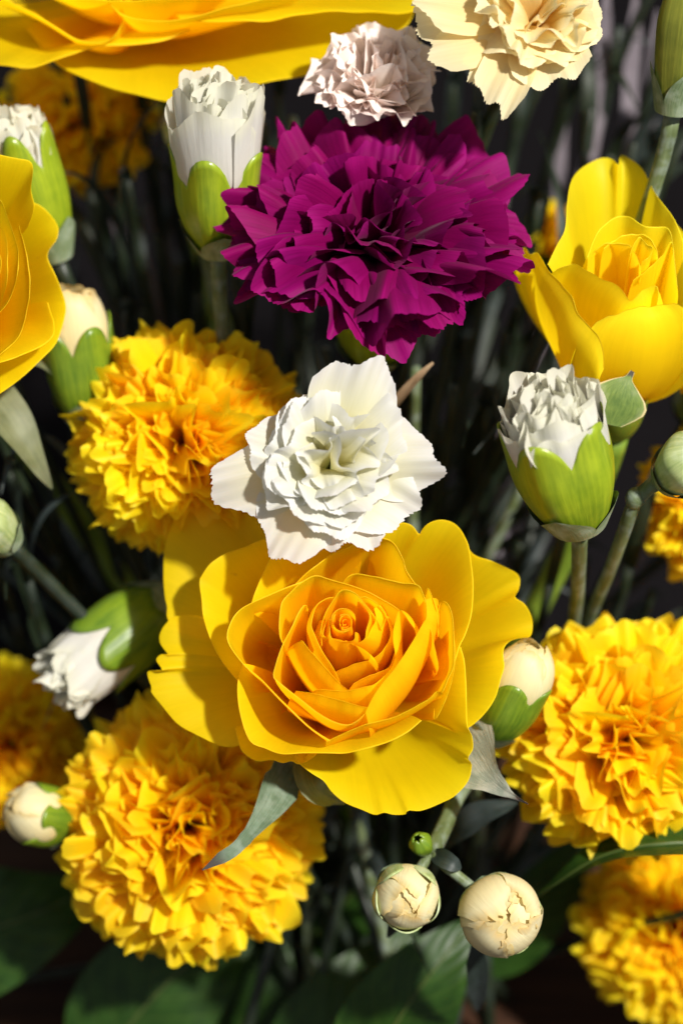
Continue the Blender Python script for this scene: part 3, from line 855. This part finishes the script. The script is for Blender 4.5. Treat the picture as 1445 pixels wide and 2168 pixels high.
rp([(500, 1540), (506, 1567), (516, 1591), (546, 1610), (577, 1607), (599, 1613), (618, 1609), (635, 1616), (665, 1600), (690, 1570)], [235, 240, 240, 236, 236, 236, 238, 238, 240, 240], 'open', n=50, wave=2)
rp([(455, 1330), (430, 1307), (400, 1303), (369, 1307), (350, 1324), (340, 1343), (339, 1357), (344, 1368), (358, 1387), (344, 1384), (332, 1397), (344, 1419), (314, 1422), (322, 1455), (322, 1466), (342, 1491), (375, 1530), (411, 1552), (455, 1574), (480, 1580), (506, 1577), (530, 1560)],
   [215, 205, 200, 192, 186, 184, 184, 190, 205, 198, 192, 205, 180, 180, 184, 190, 196, 200, 204, 206, 206, 206], 'flat', n=110, wave=3)
rp([(600, 1130), (560, 1110), (525, 1075), (490, 1045), (452, 1025), (425, 1024), (411, 1050), (383, 1072), (366, 1111), (353, 1152), (348, 1177), (347, 1221), (350, 1263), (355, 1285), (357, 1313), (385, 1345)],
   [180, 180, 176, 170, 166, 164, 172, 168, 166, 166, 168, 172, 174, 176, 178, 180], 'flat', n=90, wave=3.5)

def rose_hip(parent, fr, r=70, H=80, mat=None):
    f = axes(fr.a)
    ph = np.linspace(0, 2 * np.pi, 24, endpoint=False)
    zz = np.linspace(-1, 0.25, 9)
    rr = r * np.sqrt(np.clip(1 - (zz * 0.93) ** 2, 0.03, 1))
    pts = fr.b + (rr[None] * np.cos(ph)[:, None])[..., None] * f[1] + (rr[None] * np.sin(ph)[:, None])[..., None] * f[2] + (zz * H)[None, :, None] * fr.a
    grid('hip', pts, mat or M['rose_stem'], parent, closed=True)
    return fr.b - fr.a * H

hb = rose_hip(rose, FR)
pth = stem_path(hb, FR.a, rg, spread=100)
tube('stem', pth, [34, 32, 32], M['rose_stem'], rose, seg=14)
# reflexed sepals seen below the petals
s1 = crom([P(660, 1560, -330), P(606, 1640, -235), P(560, 1720, -160), P(505, 1790, -110), P(465, 1818, -95), P(428, 1842, -95)], 30)
ribbon('sepal', s1, (30, 44, 46, 36, 22, 13, 14, 1), (0.25, 0.1, 1), M['sepal'], rose, fold=0.28, nu=9, serr=0.22, edge_wave=0.03)
s2 = crom([P(930, 1520, -330), P(985, 1585, -240), P(1030, 1640, -170), P(1070, 1676, -120), P(1117, 1702, -90)], 30)
ribbon('sepal', s2, (80, 98, 92, 66, 28, 8, 1), (-0.35, 0.1, 1), M['sepal_pale'], rose, fold=0.22, nu=11, edge_wave=0.05)
s3 = crom([P(690, 1560, -330), P(668, 1620, -235), P(668, 1660, -190), P(690, 1686, -200), P(730, 1700, -240)], 24)
ribbon('sepal', s3, (40, 46, 50, 34, 16, 4), (0.0, 0.2, 1), M['leaf_grey'], rose, fold=0.4, nu=11, edge_wave=0.16)

# ================================================================== MAGENTA CARNATION
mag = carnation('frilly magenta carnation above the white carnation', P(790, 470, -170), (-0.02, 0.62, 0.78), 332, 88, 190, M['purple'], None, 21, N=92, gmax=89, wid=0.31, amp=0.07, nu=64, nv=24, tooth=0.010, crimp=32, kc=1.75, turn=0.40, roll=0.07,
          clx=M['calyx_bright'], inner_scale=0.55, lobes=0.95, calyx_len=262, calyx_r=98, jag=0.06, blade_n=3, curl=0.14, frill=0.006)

ribbon('leaf', bez(P(800, 900, -420), P(840, 850, -330), P(880, 800, -280), P(917, 768, -270), 16), (13, 13, 12, 9, 3), (-0.3, 0.2, 1), M['dry'], mag, fold=0.4, nu=5)
ribbon('leaf', bez(P(720, 860, -430), P(700, 830, -380), P(680, 790, -350), P(668, 730, -350), 16), (16, 18, 16, 10, 2), (0.3, 0.2, 1), M['blade'], mag, fold=0.4, nu=5)

# ================================================================== WHITE CARNATION
carnation('open white carnation overlapping the large yellow rose', P(700, 975, 10), (0.04, 0.16, 0.98), 150, 62, 120, M['white'], None, 5, N=26, gmax=80, wid=0.56, amp=0.07, nu=60, nv=20, tooth=0.012, crimp=17, kc=1.6,
          clx=M['calyx'], inner_scale=0.6, lobes=0.9, calyx_len=220, calyx_r=80, jag=0.08, blade_n=0, curl=0.10, frill=0.006,
          custom=[(783, 766, 10, 82, 0.05, 0.7), (842, 860, 5, 84, 0.08, 0.9), (922, 975, -10, 74, 0.08, 1.0), (866, 1078, 0, 92, 0.06, 0.9), (752, 1166, 10, 86, 0.07, 0.9), (588, 1166, 0, 76, 0.07, 0.7),
                  (462, 1035, -20, 80, 0.06, 0.8), (535, 930, -15, 70, 0.10, 0.8), (635, 850, 0, 82, 0.08, 0.9), (690, 1130, 30, 76, 0.08, 0.9)])

# ================================================================== CREAM CARNATION
carnation('pale cream carnation with drooping petals beside the blush carnation', P(1140, 22, 10), (0.12, 0.22, 0.97), 135, 62, 110, M['cream'], None, 12, N=22, gmax=84, wid=0.56, amp=0.07, nu=60, nv=20, tooth=0.014, crimp=16, kc=1.5,
          clx=M['calyx'], inner_scale=0.65, lobes=0.9, calyx_len=210, calyx_r=70, blade_n=2, curl=0.10, frill=0.006,
          custom=[(880, 75, -20, 84, 0.05, 0.8), (945, 105, -10, 60, 0.06, 0.8), (1042, 232, 30, 46, 0.04, 0.6), (985, 165, 10, 30, 0.05, 0.8), (1185, 178, 20, 76, 0.07, 0.9), (1252, 95, 0, 78, 0.07, 0.9), (1275, 0, 0, 72, 0.07, 0.9), (895, -20, -20, 76, 0.06, 0.8)])

# ================================================================== YELLOW CARNATIONS
GY = 'yellow carnations'
yk = dict(amp=0.045, wid=0.22, tooth=0.010, inner_scale=0.8, lobes=0.9, curl=0.18, frill=0.0, crimp=21, kc=2.1, turn=0.35, jag=0.05)
carnation('yellow pompom carnation touching the left edge of the white carnation', P(395, 935, -450), (-0.06, 0.02, 1), 268, 195, 130, M['carn_yellow'], GY, 31, N=230, gmax=102, nu=32, nv=13, **yk)
carnation('largest yellow carnation, crossed by the dark sepal of the big rose', P(402, 1748, -500), (0.06, 0.1, 1), 305, 200, 140, M['carn_yellow'], GY, 32, N=250, gmax=102, nu=32, nv=13, **yk)
carnation('yellow carnation beside the cream bud at the big rose edge', P(1325, 1560, -440), (0.1, 0.1, 1), 275, 180, 150, M['carn_yellow'], GY, 33, N=170, gmax=100, nu=32, nv=13, **{**yk, 'wid': 0.27, 'crimp': 24})
carnation('out-of-focus yellow carnation under the arching dark leaf', P(1430, 1965, -850), (0.05, 0.15, 1), 240, 170, 130, M['carn_yellow'], GY, 34, N=160, gmax=100, nu=26, nv=11, **yk)
carnation('out-of-focus amber yellow carnation behind the drooping white bud', P(30, 1575, -950), (0.1, 0.1, 1), 210, 150, 130, M['carn_yellow'], GY, 35, N=130, gmax=100, nu=24, nv=11, **yk)
carnation('yellow carnation behind the round green bud on the bent stem', P(1520, 1065, -640), (0.0, 0.2, 1), 190, 140, 130, M['carn_yellow'], GY, 36, N=120, gmax=100, nu=24, nv=11, **yk)
carnation('yellow carnation petals showing just above the round green bud', P(1530, 800, -420), (0.0, 0.2, 1), 95, 70, 100, M['carn_yellow'], GY, 37, N=40, gmax=100, nu=20, nv=9, **yk)
carnation('blurred yellow carnation in shade under the topmost rose', P(165, 250, -1000), (0.0, 0.3, 1), 205, 150, 130, M['carn_yellow'], GY, 38, N=80, gmax=100, nu=18, nv=8, **yk)
carnation('blurred yellow carnation half hidden behind the lemon yellow rose', P(1200, 500, -900), (0.0, 0.3, 1), 90, 70, 100, M['carn_yellow'], GY, 39, N=40, gmax=100, nu=18, nv=8, **yk)

# ================================================================== OTHER ROSES
def rose_end(t, fr, r=34, spread=260, H=80):
    hb = rose_hip(t, fr, r=60, H=H)
    tube('stem', stem_path(hb, fr.a, rg, spread=spread), [r, r * 0.9, r * 0.9], M['rose_stem'], t, seg=14)

z5 = Z(1000, 300, 3.247)
F2 = RoseFrame(P(1312, 850, -350), (0.03, 0.62, 0.78))
r2 = thing('rose', 'half-open lemon yellow rose beside the magenta carnation', 'rose', F2.b, 'yellow roses')
def rq(rim, h, prof='cup', **kw):
    return rim_petal(F2, r2, rim, h, M['rose_lemon'], prof, rng=NRG, **kw)
rq(z5((520, 850), (590, 700), (640, 600), (650, 450), (680, 280), (760, 170), (870, 115), (960, 130), (1000, 172), (1015, 100), (1080, 130), (1180, 210), (1260, 370), (1350, 490), (1400, 590), (1470, 760)), [330, 360, 380, 390, 385, 370, 362, 362, 378, 362, 362, 372, 390, 392, 385, 350], 'open', n=80, wave=3)
rq(z5((790, 800), (830, 690), (870, 620), (950, 540), (1040, 515), (1130, 560), (1200, 590), (1310, 590), (1360, 650), (1370, 780)), [360, 385, 398, 406, 408, 408, 408, 404, 398, 380], 'cup', n=56, lip=3)
rq(z5((900, 740), (960, 690), (1050, 650), (1140, 640), (1210, 670), (1260, 740), (1270, 830)), [370, 385, 395, 400, 400, 392, 375], 'bud', belly=10, lip=3)
rq(z5((1080, 780), (1110, 700), (1150, 665), (1190, 700), (1235, 745), (1200, 800), (1160, 830)), [385, 400, 405, 404, 400, 392, 380], 'bud', belly=6, lip=2)
rq(z5((800, 800), (880, 725), (960, 700), (1060, 715), (1120, 780), (1155, 880), (1150, 960)), [340, 372, 384, 388, 384, 370, 340], 'bud', belly=30, lip=3)
rq(z5((1100, 960), (1200, 880), (1290, 800), (1360, 690), (1380, 800), (1400, 1000)), [340, 370, 385, 395, 380, 350], 'bud', belly=18, lip=3)
rq(z5((570, 885), (640, 855), (700, 850), (780, 890), (880, 940), (1000, 1000), (1080, 1092), (1170, 1020), (1250, 1000), (1272, 1050), (1262, 1130)), [335, 352, 358, 362, 364, 362, 345, 362, 360, 350, 325], 'bud', belly=34, n=60, lip=3)
rq(z5((330, 745), (360, 733), (395, 785), (440, 770), (500, 860), (600, 970), (680, 1080), (730, 1190), (820, 1290), (890, 1420), (900, 1560)), [290, 292, 300, 310, 325, 335, 338, 335, 325, 300, 260], 'bud', belly=44, n=60, lip=4, wave=3)
rq(z5((800, 1300), (860, 1245), (960, 1195), (1080, 1160), (1200, 1135), (1330, 1125), (1450, 1140), (1540, 1180)), [310, 326, 332, 336, 338, 338, 334, 320], 'bud', belly=56, n=60, lip=4, wave=3)
rq(z5((1380, 560), (1450, 640), (1530, 800), (1560, 1000), (1540, 1200)), [330, 340, 345, 340, 320], 'bud', belly=24, n=40, lip=4)
sp = crom([P(1292, 900, -150), P(1302, 868, -138), P(1314, 836, -132), P(1326, 808, -134), P(1338, 786, -142)], 26)
ribbon('sepal', sp, (24, 50, 64, 66, 56, 34, 8, 5), (0.12, 0.1, 1), M['sepal_tan'], r2, fold=-0.10, nu=11)
rose_end(r2, F2, H=120)

F3 = RoseFrame(P(-70, 640, -400), (0.42, 0.12, 0.9))
r3 = thing('rose', 'yellow rose with ruffled petals overlapping the cream bud', 'rose', F3.b, 'yellow roses')
def rq3(rim, h, prof='cup', **kw):
    return rim_petal(F3, r3, rim, h, M['rose'], prof, rng=NRG, **kw)
rq3([(-160, 330), (-60, 320), (0, 330), (40, 338), (68, 350), (66, 400), (72, 440), (60, 480)], [330, 345, 350, 352, 350, 350, 345, 330], 'open', n=50)
rq3([(40, 430), (72, 432), (100, 452), (122, 478), (120, 505), (100, 540), (112, 580), (135, 632), (136, 670), (120, 720), (85, 760), (30, 810), (-30, 850)], [240, 250, 252, 250, 252, 258, 258, 252, 250, 250, 245, 235, 225], 'open', n=70, wave=4)
rq3([(-60, 770), (0, 765), (50, 748), (100, 722), (114, 690), (100, 640)], [300, 315, 318, 312, 305, 290], 'open', n=50, wave=3)
rq3([(40, 480), (55, 540), (62, 590), (58, 650), (40, 710), (0, 750)], [350, 362, 364, 360, 350, 335], 'cup', n=40)
rq3([(-10, 470), (12, 500), (18, 560), (10, 620), (-20, 690)], [370, 385, 388, 385, 365], 'cup', n=40)
rq3([(-60, 400), (-5, 420), (20, 470), (38, 540), (30, 610), (0, 660), (-60, 700)], [370, 378, 380, 380, 378, 372, 360], 'cup', n=50)
rq3(coil(-60, 560, 25, 45, 0, 1.2), 400, 'bud', belly=8)
rq3(coil(-60, 560, 55, 65, 2, 0.8), 395, 'bud', belly=10)
rose_end(r3, F3)

F4 = RoseFrame(P(300, -60, -720), (-0.05, 0.28, 0.96))
r4 = thing('rose', 'very large yellow rose with broad smooth petals behind the white buds', 'rose', F4.b, 'yellow roses')
def rq4(rim, h, prof='open', **kw):
    return rim_petal(F4, r4, rim, h, M['rose'], prof, rng=NRG, **kw)
rq4([(-260, 20), (-180, 90), (-60, 130), (0, 135), (60, 140), (110, 125), (180, 100), (260, 92), (330, 84), (400, 60)], [300, 315, 322, 324, 325, 326, 326, 322, 315, 300], n=70, wave=4, lip=9)
rq4([(60, 60), (120, 130), (200, 172), (300, 200), (370, 210), (450, 198), (540, 178), (620, 160), (700, 140), (800, 100), (860, 50), (880, 0)], [230, 245, 250, 250, 250, 250, 250, 248, 245, 240, 235, 225], n=80, wave=4, lip=6)
rq4([(380, 40), (450, 44), (560, 40), (640, 28), (760, 22), (870, 24), (920, -20), (930, -100)], [340, 350, 352, 350, 345, 335, 325, 310], n=60, wave=4, lip=7)
rq4([(-60, -30), (60, 20), (160, 80), (230, 85), (260, 40), (250, -20)], [340, 352, 355, 355, 350, 340], 'cup', n=50)
rq4([(180, -60), (260, 30), (380, 40), (500, 10), (620, -20), (700, -60)], [370, 380, 382, 380, 375, 365], 'cup', n=50)
rq4([(60, -60), (160, -10), (300, 0), (430, -20), (500, -60)], [390, 400, 400, 398, 390], 'cup', n=50)
rq4(coil(300, -170, 60, 80, 0, 1.1), 410, 'bud', belly=12)
rq4(coil(300, -170, 110, 130, 2, 0.9), 410, 'bud', belly=16)
rq4([(880, -20), (900, -150), (800, -330), (500, -420), (200, -400), (-100, -330), (-250, -150), (-260, 20)], 250, n=70, wave=4, lip=6)
rose_end(r4, F4)

# ================================================================== BUDS
GW, GC, GG = 'white carnation buds', 'cream carnation buds', 'green carnation buds'
bk = dict(fill=24, layers=((4, 1.0, 0.92), (4, 0.88, 0.97)), ruff=0.06, tooth=0.008, nu=44, nv=22, frill=0.010, vary=0.06)
bud('upright white bud in a lime green cup beside the magenta carnation', P(462, 535, -320), (0.02, 0.86, 0.50), 94, 262, 398, M['bud_white'], M['calyx_bright'], 51, GW, lobe=0.42, pr=0.97, flare=0.20, bulge=0.05, flare_c=1.12, roll=0.55, **bk)
bud('white bud with long lime green cup behind the ruffled yellow rose', P(122, 545, -480), (-0.24, 0.86, 0.45), 78, 330, 352, M['bud_white'], M['calyx_bright'], 52, GW, lobe=0.4, pr=0.95, flare=0.0, stem_mat='stem_shade', **bk)
bud('pale cream bud with torn open brown top over the yellow pompom carnation', P(192, 905, -520), (-0.10, 0.90, 0.44), 84, 275, 385, M['bud_cream'], M['calyx'], 53, GC, lobe=0.28, pr=0.93, ros=(225, 1.8), layers=((4, 1.0, 60), (4, 0.95, 56), (3, 0.86, 46)), ragged=0.10, lam=60, stem_mat='stem_shade')
bud('white bud in a green cup below the lemon yellow rose', P(1226, 1110, -110), (-0.27, 0.80, 0.54), 112, 288, 352, M['bud_white'], M['calyx_bright'], 54, GW, lobe=0.34, pr=0.97, flare=0.03, bulge=0.03, roll=0.35, neck=0.5, stem=[P(1226, 1112, -112), P(1224, 1200, -260), P(1216, 1300, -520), P(1180, 1480, -800), GATHER + np.array([330, 100, 0])], **{**bk, 'vary': 0.10})
bud('drooping ivory white bud in a shaded green cup beside the big rose', P(362, 1262, -560), (-0.76, -0.60, 0.26), 98, 245, 345, M['bud_white'], M['calyx'], 55, GW, lobe=0.36, pr=0.97, flare=-0.10, bulge=0.04, stem=[P(362, 1262, -560), P(410, 1220, -600), P(470, 1280, -680), P(560, 1500, -900), GATHER + np.array([-150, 0, 0])], **bk)
bud('small cream bud tucked behind the right petals of the big rose', P(1036, 1562, -290), (0.36, 0.80, 0.46), 72, 190, 270, M['bud_cream'], M['calyx'], 56, GC, lobe=0.26, pr=0.98, ros=(165, 1.35), layers=((4, 1.0, 72), (4, 0.95, 86), (3, 0.88, 95)), stem_mat='stem_shade')
bud('blurred small cream bud beside the largest yellow carnation', P(152, 1738, -520), (-0.74, 0.24, 0.62), 72, 130, 160, M['bud_cream'], M['calyx'], 57, GC, lobe=0.34, pr=0.98, ros=(95, 1.15), stem_mat='stem_shade')
bud('round closed green bud on a bent stem at the yellow carnation', P(1415, 1012, -120), (0.42, 0.40, 0.82), 68, 150, 0, None, M['calyx_pale'], 58, GG, lobe=0.1, flare_c=0.35, neck=0.6, stem_r=14,
    stem=[P(1415, 1012, -120), P(1368, 1034, -135), P(1344, 1058, -150), P(1318, 1130, -230), P(1285, 1220, -390), P(1255, 1290, -560), P(1190, 1480, -820), GATHER + np.array([300, 60, 0])])
nj = [o for o in COL.objects if o.get('label', '').startswith('round closed green bud')][0]
tube('stem_joint', [P(1356, 1040, -140), P(1345, 1053, -147), P(1338, 1072, -158)], [15, 23, 22, 15], M['stem'], nj, n=9, seg=14)
bud('pale green closed bud on a thin stem over dark stems', P(18, 1148, -330), (-0.45, 0.55, 0.7), 58, 150, 0, None, M['calyx_pale'], 59, GG, lobe=0.1, flare_c=0.35, neck=0.6, stem_mat='stem_shade')
bud('olive green closed bud on a pale bent stem beside the cream carnation', P(1424, 232, -170), (0.06, 0.86, 0.5), 62, 330, 0, None, M['calyx_olive'], 60, GG, lobe=0.12, flare_c=0.5, neck=0.6, nb=4)
bud('tiny blurred whitish bud behind the upright white bud', P(392, 320, -700), (-0.1, 0.9, 0.4), 50, 80, 120, M['bud_white'], M['calyx_pale'], 61, GW, lobe=0.2, close=0.8, layers=((4, 1.0, 1.0), (4, 0.8, 1.0)), ruff=0.02)
# half-open blush carnation
carnation('half-open blush white carnation behind the magenta carnation', P(798, 165, -230), (0.0, 0.60, 0.80), 140, 80, 190, M['blush'], None, 14, N=34, gmax=80, wid=0.5, amp=0.12, nu=40, nv=14, tooth=0.018, clx=M['calyx_bright'], calyx_len=220, calyx_r=80, lobes=1.1, rise=0.62, curl=0.1, crimp=13, kc=1.8)

# drooping spray with two cream rosette buds and a small green one
sp0 = P(966, 1668, -330)
spray = thing('carnation_spray', 'drooping stem carrying two round cream buds below the big rose', 'flower spray', sp0)
node = P(912, 1806, -220)
tube('stem', [GATHER + np.array([250, 30, 0]), P(1010, 1800, -900), P(1000, 1660, -480), P(966, 1690, -330), P(940, 1750, -270), node], [14, 15, 15, 17, 20], M['stem'], spray, n=40)
tube('branch', [node, P(895, 1830, -200), P(872, 1862, -185), P(862, 1880, -190)], [13, 12, 13], M['stem'], spray, n=12)
tube('branch', [node, P(945, 1836, -190), P(990, 1872, -190), P(1040, 1915, -200)], [13, 12, 13], M['stem'], spray, n=12)
tube('branch', [node, P(902, 1795, -205), P(892, 1785, -190)], [10, 9, 10], M['stem'], spray, n=8)
bud('', P(856, 1884, -200), (0.03, -0.04, 1), 74, 128, 150, M['bud_cream'], M['calyx_pale'], 71, parent=spray, lobe=0.46, pr=0.95, neck=0.5, ros=(78, 1.12), layers=((4, 1.0, 76), (3, 0.95, 92), (3, 0.90, 98)), lam=58, ragged=0.05, flare_c=0.90, nb=3)
bud('', P(1044, 1926, -220), (0.10, 0.04, 1), 88, 108, 185, M['bud_cream'], M['calyx_pale'], 74, parent=spray, lobe=0.42, pr=1.02, neck=0.5, ros=(92, 1.10), layers=((4, 1.0, 68), (4, 0.96, 76), (4, 0.88, 80), (3, 0.70, 84)), lam=56, ragged=0.13, flare_c=0.98, nb=3)
bud('', P(900, 1800, -200), (-0.3, 0.5, 0.7), 26, 62, 0, None, M['calyx'], 73, parent=spray, lobe=0.1, flare_c=0.35, neck=0.6, nb=0)
for a_, b_, nm in ((node, P(975, 1840, -170), 20), (node, P(820, 1985, -330), 26), (P(1005, 1990, -330), P(1010, 2140, -480), 24)):
    ribbon('leaf', bez(a_, a_ * 0.6 + b_ * 0.4 + np.array([0, 10, 40]), a_ * 0.3 + b_ * 0.7 + np.array([0, 6, 40]), b_, 16), (8, nm, nm, nm * 0.8, 3), (0, 0.2, 1), M['blade'], spray, fold=0.3, nu=7)

# ================================================================== LEAVES
def leaf_branch(label, leaves, seed, mat='leaf', group='dark broad leaves', rib=True, name='leaf_branch'):
    rng = random.Random(seed)
    first = np.asarray(leaves[0][0][0])
    t = thing(name, label, 'leaves', table_base(first), group)
    for path, width, nrm, fold in leaves:
        c = crom(path, 34)
        W_ = width
        prof = lambda v, W_=W_: W_ * (np.sin(np.pi * np.clip(v, 0, 1) ** 0.78) ** 0.75) * (1 - 0.25 * v) + 1.5
        lf = ribbon('leaf', c, None, nrm, M[mat], t, fold=fold, nu=15, edge_wave=0.035, prof=prof)
        if rib:
            n_ = unit(np.asarray(nrm, float))
            tube('midrib', c + n_ * 2.0, [7, 6, 4, 1.5], M['midrib'], lf, seg=8, n=34)
        e = table_base(np.asarray(path[0]))
        tube('stem', bez(np.asarray(path[0], float), path[0] - UP * 120, e + UP * 200, e, 14), [11, 12, 13], M['stem_shade'], t)
    return t

def table_base(p):
    h = p @ UP
    q = p - UP * (h - (GATHER @ UP))
    return GATHER * 0.6 + q * 0.4 + 0 * UP

leaf_branch('broad dark leaf with pale midrib under the largest yellow carnation', [([P(190, 2290, -900), P(300, 2140, -860), P(420, 2020, -880), P(560, 1900, -960)], 190, (0.2, 0.4, 0.9), 0.12)], 81)
leaf_branch('broad dark leaf under the small blurred cream bud', [([P(-190, 2090, -980), P(-60, 1990, -900), P(80, 1935, -920), P(220, 1870, -1000)], 190, (0.0, 0.45, 0.9), 0.12)], 82)
leaf_branch('dark green leaf standing beyond the largest yellow carnation, beside the wood', [([P(470, 2260, -1050), P(530, 2130, -1000), P(570, 2040, -1010), P(590, 1940, -1060)], 105, (0.3, 0.3, 0.9), 0.2)], 83)
leaf_branch('long glossy dark leaf with light rim below the cream buds', [([P(760, 2330, -760), P(830, 2180, -650), P(905, 2070, -610), P(1005, 1945, -660)], 150, (0.25, 0.45, 0.85), 0.2)], 84)
leaf_branch('dull green leaf behind the long glossy leaf, beside the wood', [([P(600, 2320, -900), P(690, 2190, -860), P(780, 2080, -880), P(880, 1960, -940)], 140, (0.1, 0.5, 0.9), 0.1)], 85)
leaf_branch('arching dark leaf between two yellow carnations', [([P(1640, 1860, -420), P(1500, 1795, -330), P(1380, 1790, -310), P(1260, 1820, -350), P(1130, 1905, -430)], 95, (-0.15, 0.8, 0.35), 0.3)], 86)
leaf_branch('dull grey-green leaf hanging under the ruffled yellow rose', [([P(-80, 760, -420), P(-10, 850, -330), P(45, 930, -320), P(85, 995, -350), P(110, 1035, -400)], 62, (0.55, 0.35, 0.75), 0.3)], 87, mat='leaf_grey', rib=False, group=None, name='grey_leaf')
leaf_branch('slate green leaf beneath the felted sepal of the big rose', [([P(930, 1800, -520), P(975, 1755, -430), P(1030, 1722, -390), P(1095, 1700, -380)], 44, (-0.1, 0.6, 0.75), 0.25)], 88, mat='blade', rib=False, group=None, name='grey_leaf')
leaf_branch('curved grey leaf between the cream bud and the ruffled yellow rose', [([P(30, 800, -520), P(60, 770, -430), P(95, 772, -400), P(130, 815, -420)], 26, (-0.2, 0.8, 0.5), 0.3)], 89, mat='leaf_grey', rib=False, group=None, name='grey_leaf')

GD = 'added broad leaves that darken the gaps'  # extra leaves put in to cover the lit table and darken the gaps
leaf_branch('added broad leaf darkening the gap behind the two round cream buds', [([P(1000, 2060, -1000), P(1080, 1950, -980), P(1170, 1860, -1000), P(1260, 1770, -1050)], 130, (0.1, 0.5, 0.85), 0.15)], 91, group=GD)
leaf_branch('added broad leaf darkening the gap under the bottom petal of the big rose', [([P(640, 2010, -1050), P(720, 1920, -1000), P(790, 1840, -1000), P(850, 1750, -1050)], 120, (-0.1, 0.5, 0.85), 0.15)], 92, group=GD)

# ================================================================== STEMS AND NARROW LEAVES IN THE SHADE
rb = random.Random(99)
def sprig(x, y, w, where, dark=True, thick=14, n=4):
    top = P(x, y, w)
    e = table_point(rb, 520)
    L = np.linalg.norm(top - e)
    p = bez(top, top - UP * L * 0.4, e + UP * L * 0.35, e, 22)
    t = thing('leafy_sprig', 'thin shaded grey-green sprig ' + where, 'foliage', e, 'shaded sprigs ' + where)
    tube('stem', p, [thick * 0.8, thick, thick], M['stem_shade' if dark else 'stem'], t)
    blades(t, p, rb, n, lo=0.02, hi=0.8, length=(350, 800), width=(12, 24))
spots = {
 'under the very large topmost rose': [(140, 200, -900), (60, 190, -950), (20, 180, -950), (190, 300, -900)],
 'between the upright white bud and the pompom carnation': [(190, 400, -800), (250, 480, -900), (330, 500, -950), (420, 620, -900), (520, 720, -700), (380, 560, -1000), (300, 660, -900), (270, 380, -700)],
 'behind the magenta carnation': [(560, 260, -800), (620, 250, -900), (1060, 330, -700), (1070, 700, -800), (690, 740, -600)],
 'below the cream carnation': [(1010, 240, -420), (1140, 420, -800), (1250, 230, -900), (1340, 300, -800), (1390, 380, -700), (1200, 150, -1000), (1310, 60, -1000), (1400, 60, -900), (1290, 330, -1100), (1100, 200, -1000)],
 'between the white carnation and the white bud in its green cup': [(880, 780, -500), (960, 820, -620), (1030, 860, -700), (930, 900, -800), (1000, 960, -850), (860, 850, -900), (1090, 820, -600), (1180, 700, -900), (1010, 740, -1000), (900, 700, -1000)],
 'between the pompom carnation and the drooping white bud': [(250, 1180, -800), (120, 1180, -700), (60, 1230, -600), (180, 1250, -900), (310, 1230, -900), (20, 1000, -700), (110, 1060, -700), (30, 1300, -1000), (200, 1150, -1000)],
 'below the white bud in its green cup': [(1160, 1240, -600), (1330, 1200, -700), (1380, 1250, -750), (1240, 1180, -900), (1100, 1150, -800)],
 'below the large open rose': [(700, 1790, -900), (780, 1760, -800), (640, 1850, -950), (1120, 1760, -900)]}
i = 0
for where, lst in spots.items():
    for (x, y, w) in lst:
        i += 1
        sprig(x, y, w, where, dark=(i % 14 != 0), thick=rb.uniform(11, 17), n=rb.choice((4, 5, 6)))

# pale lilac-grey blades glimmering far back between the flowers
def pale_blades(label, lines):
    e = table_point(rb, 300)
    t = thing('grass_tuft', label, 'foliage', e, 'pale lilac-grey blades')
    for (x0, y0, x1, y1, w, wd_) in lines:
        a_, b_ = P(x0, y0, w), P(x1, y1, w - 160)
        c = bez(a_, a_ * 0.66 + b_ * 0.34, b_ * 0.7 + a_ * 0.3, b_, 12)
        d = bez(b_, b_ * 1.5 - a_ * 0.5, e + UP * 300, e, 12)
        ribbon('leaf', np.vstack([c, d[1:]]), (3, wd_, wd_, wd_, wd_, wd_ * 0.6, wd_ * 0.4, wd_ * 0.4), (0.3, 0.3, 1), M['blade_lilac'], t, fold=0.2, nu=5)
pale_blades('pale lilac-grey blades left of the magenta carnation, beyond the cream bud', [(225, 400, 300, 640, -1000, 18), (265, 430, 345, 690, -1050, 16), (315, 420, 385, 660, -1100, 20), (215, 560, 275, 760, -1000, 16)])
pale_blades('pale lilac-grey blades beyond the cream carnation', [(1285, -40, 1262, 250, -1000, 20), (1345, -20, 1325, 290, -1050, 24), (1390, 20, 1372, 260, -1100, 18), (1190, 200, 1180, 420, -1100, 18)])
pale_blades('pale lilac-grey blades beyond the white bud in its green cup', [(1010, 820, 1030, 1010, -1000, 16), (1060, 860, 1075, 1060, -1050, 18), (1370, 1010, 1350, 1180, -1050, 18)])
for i, (x, y, w) in enumerate([(330, 330, -1000), (420, 420, -1000), (300, 250, -950), (360, 350, -1100), (590, 200, -1000), (960, 160, -1000), (1020, 120, -1050), (1420, 250, -1000)]):
    sprig(x, y, w, 'far behind the upright white bud' if x < 700 else 'far behind the cream carnation', thick=rb.uniform(11, 17), n=6)
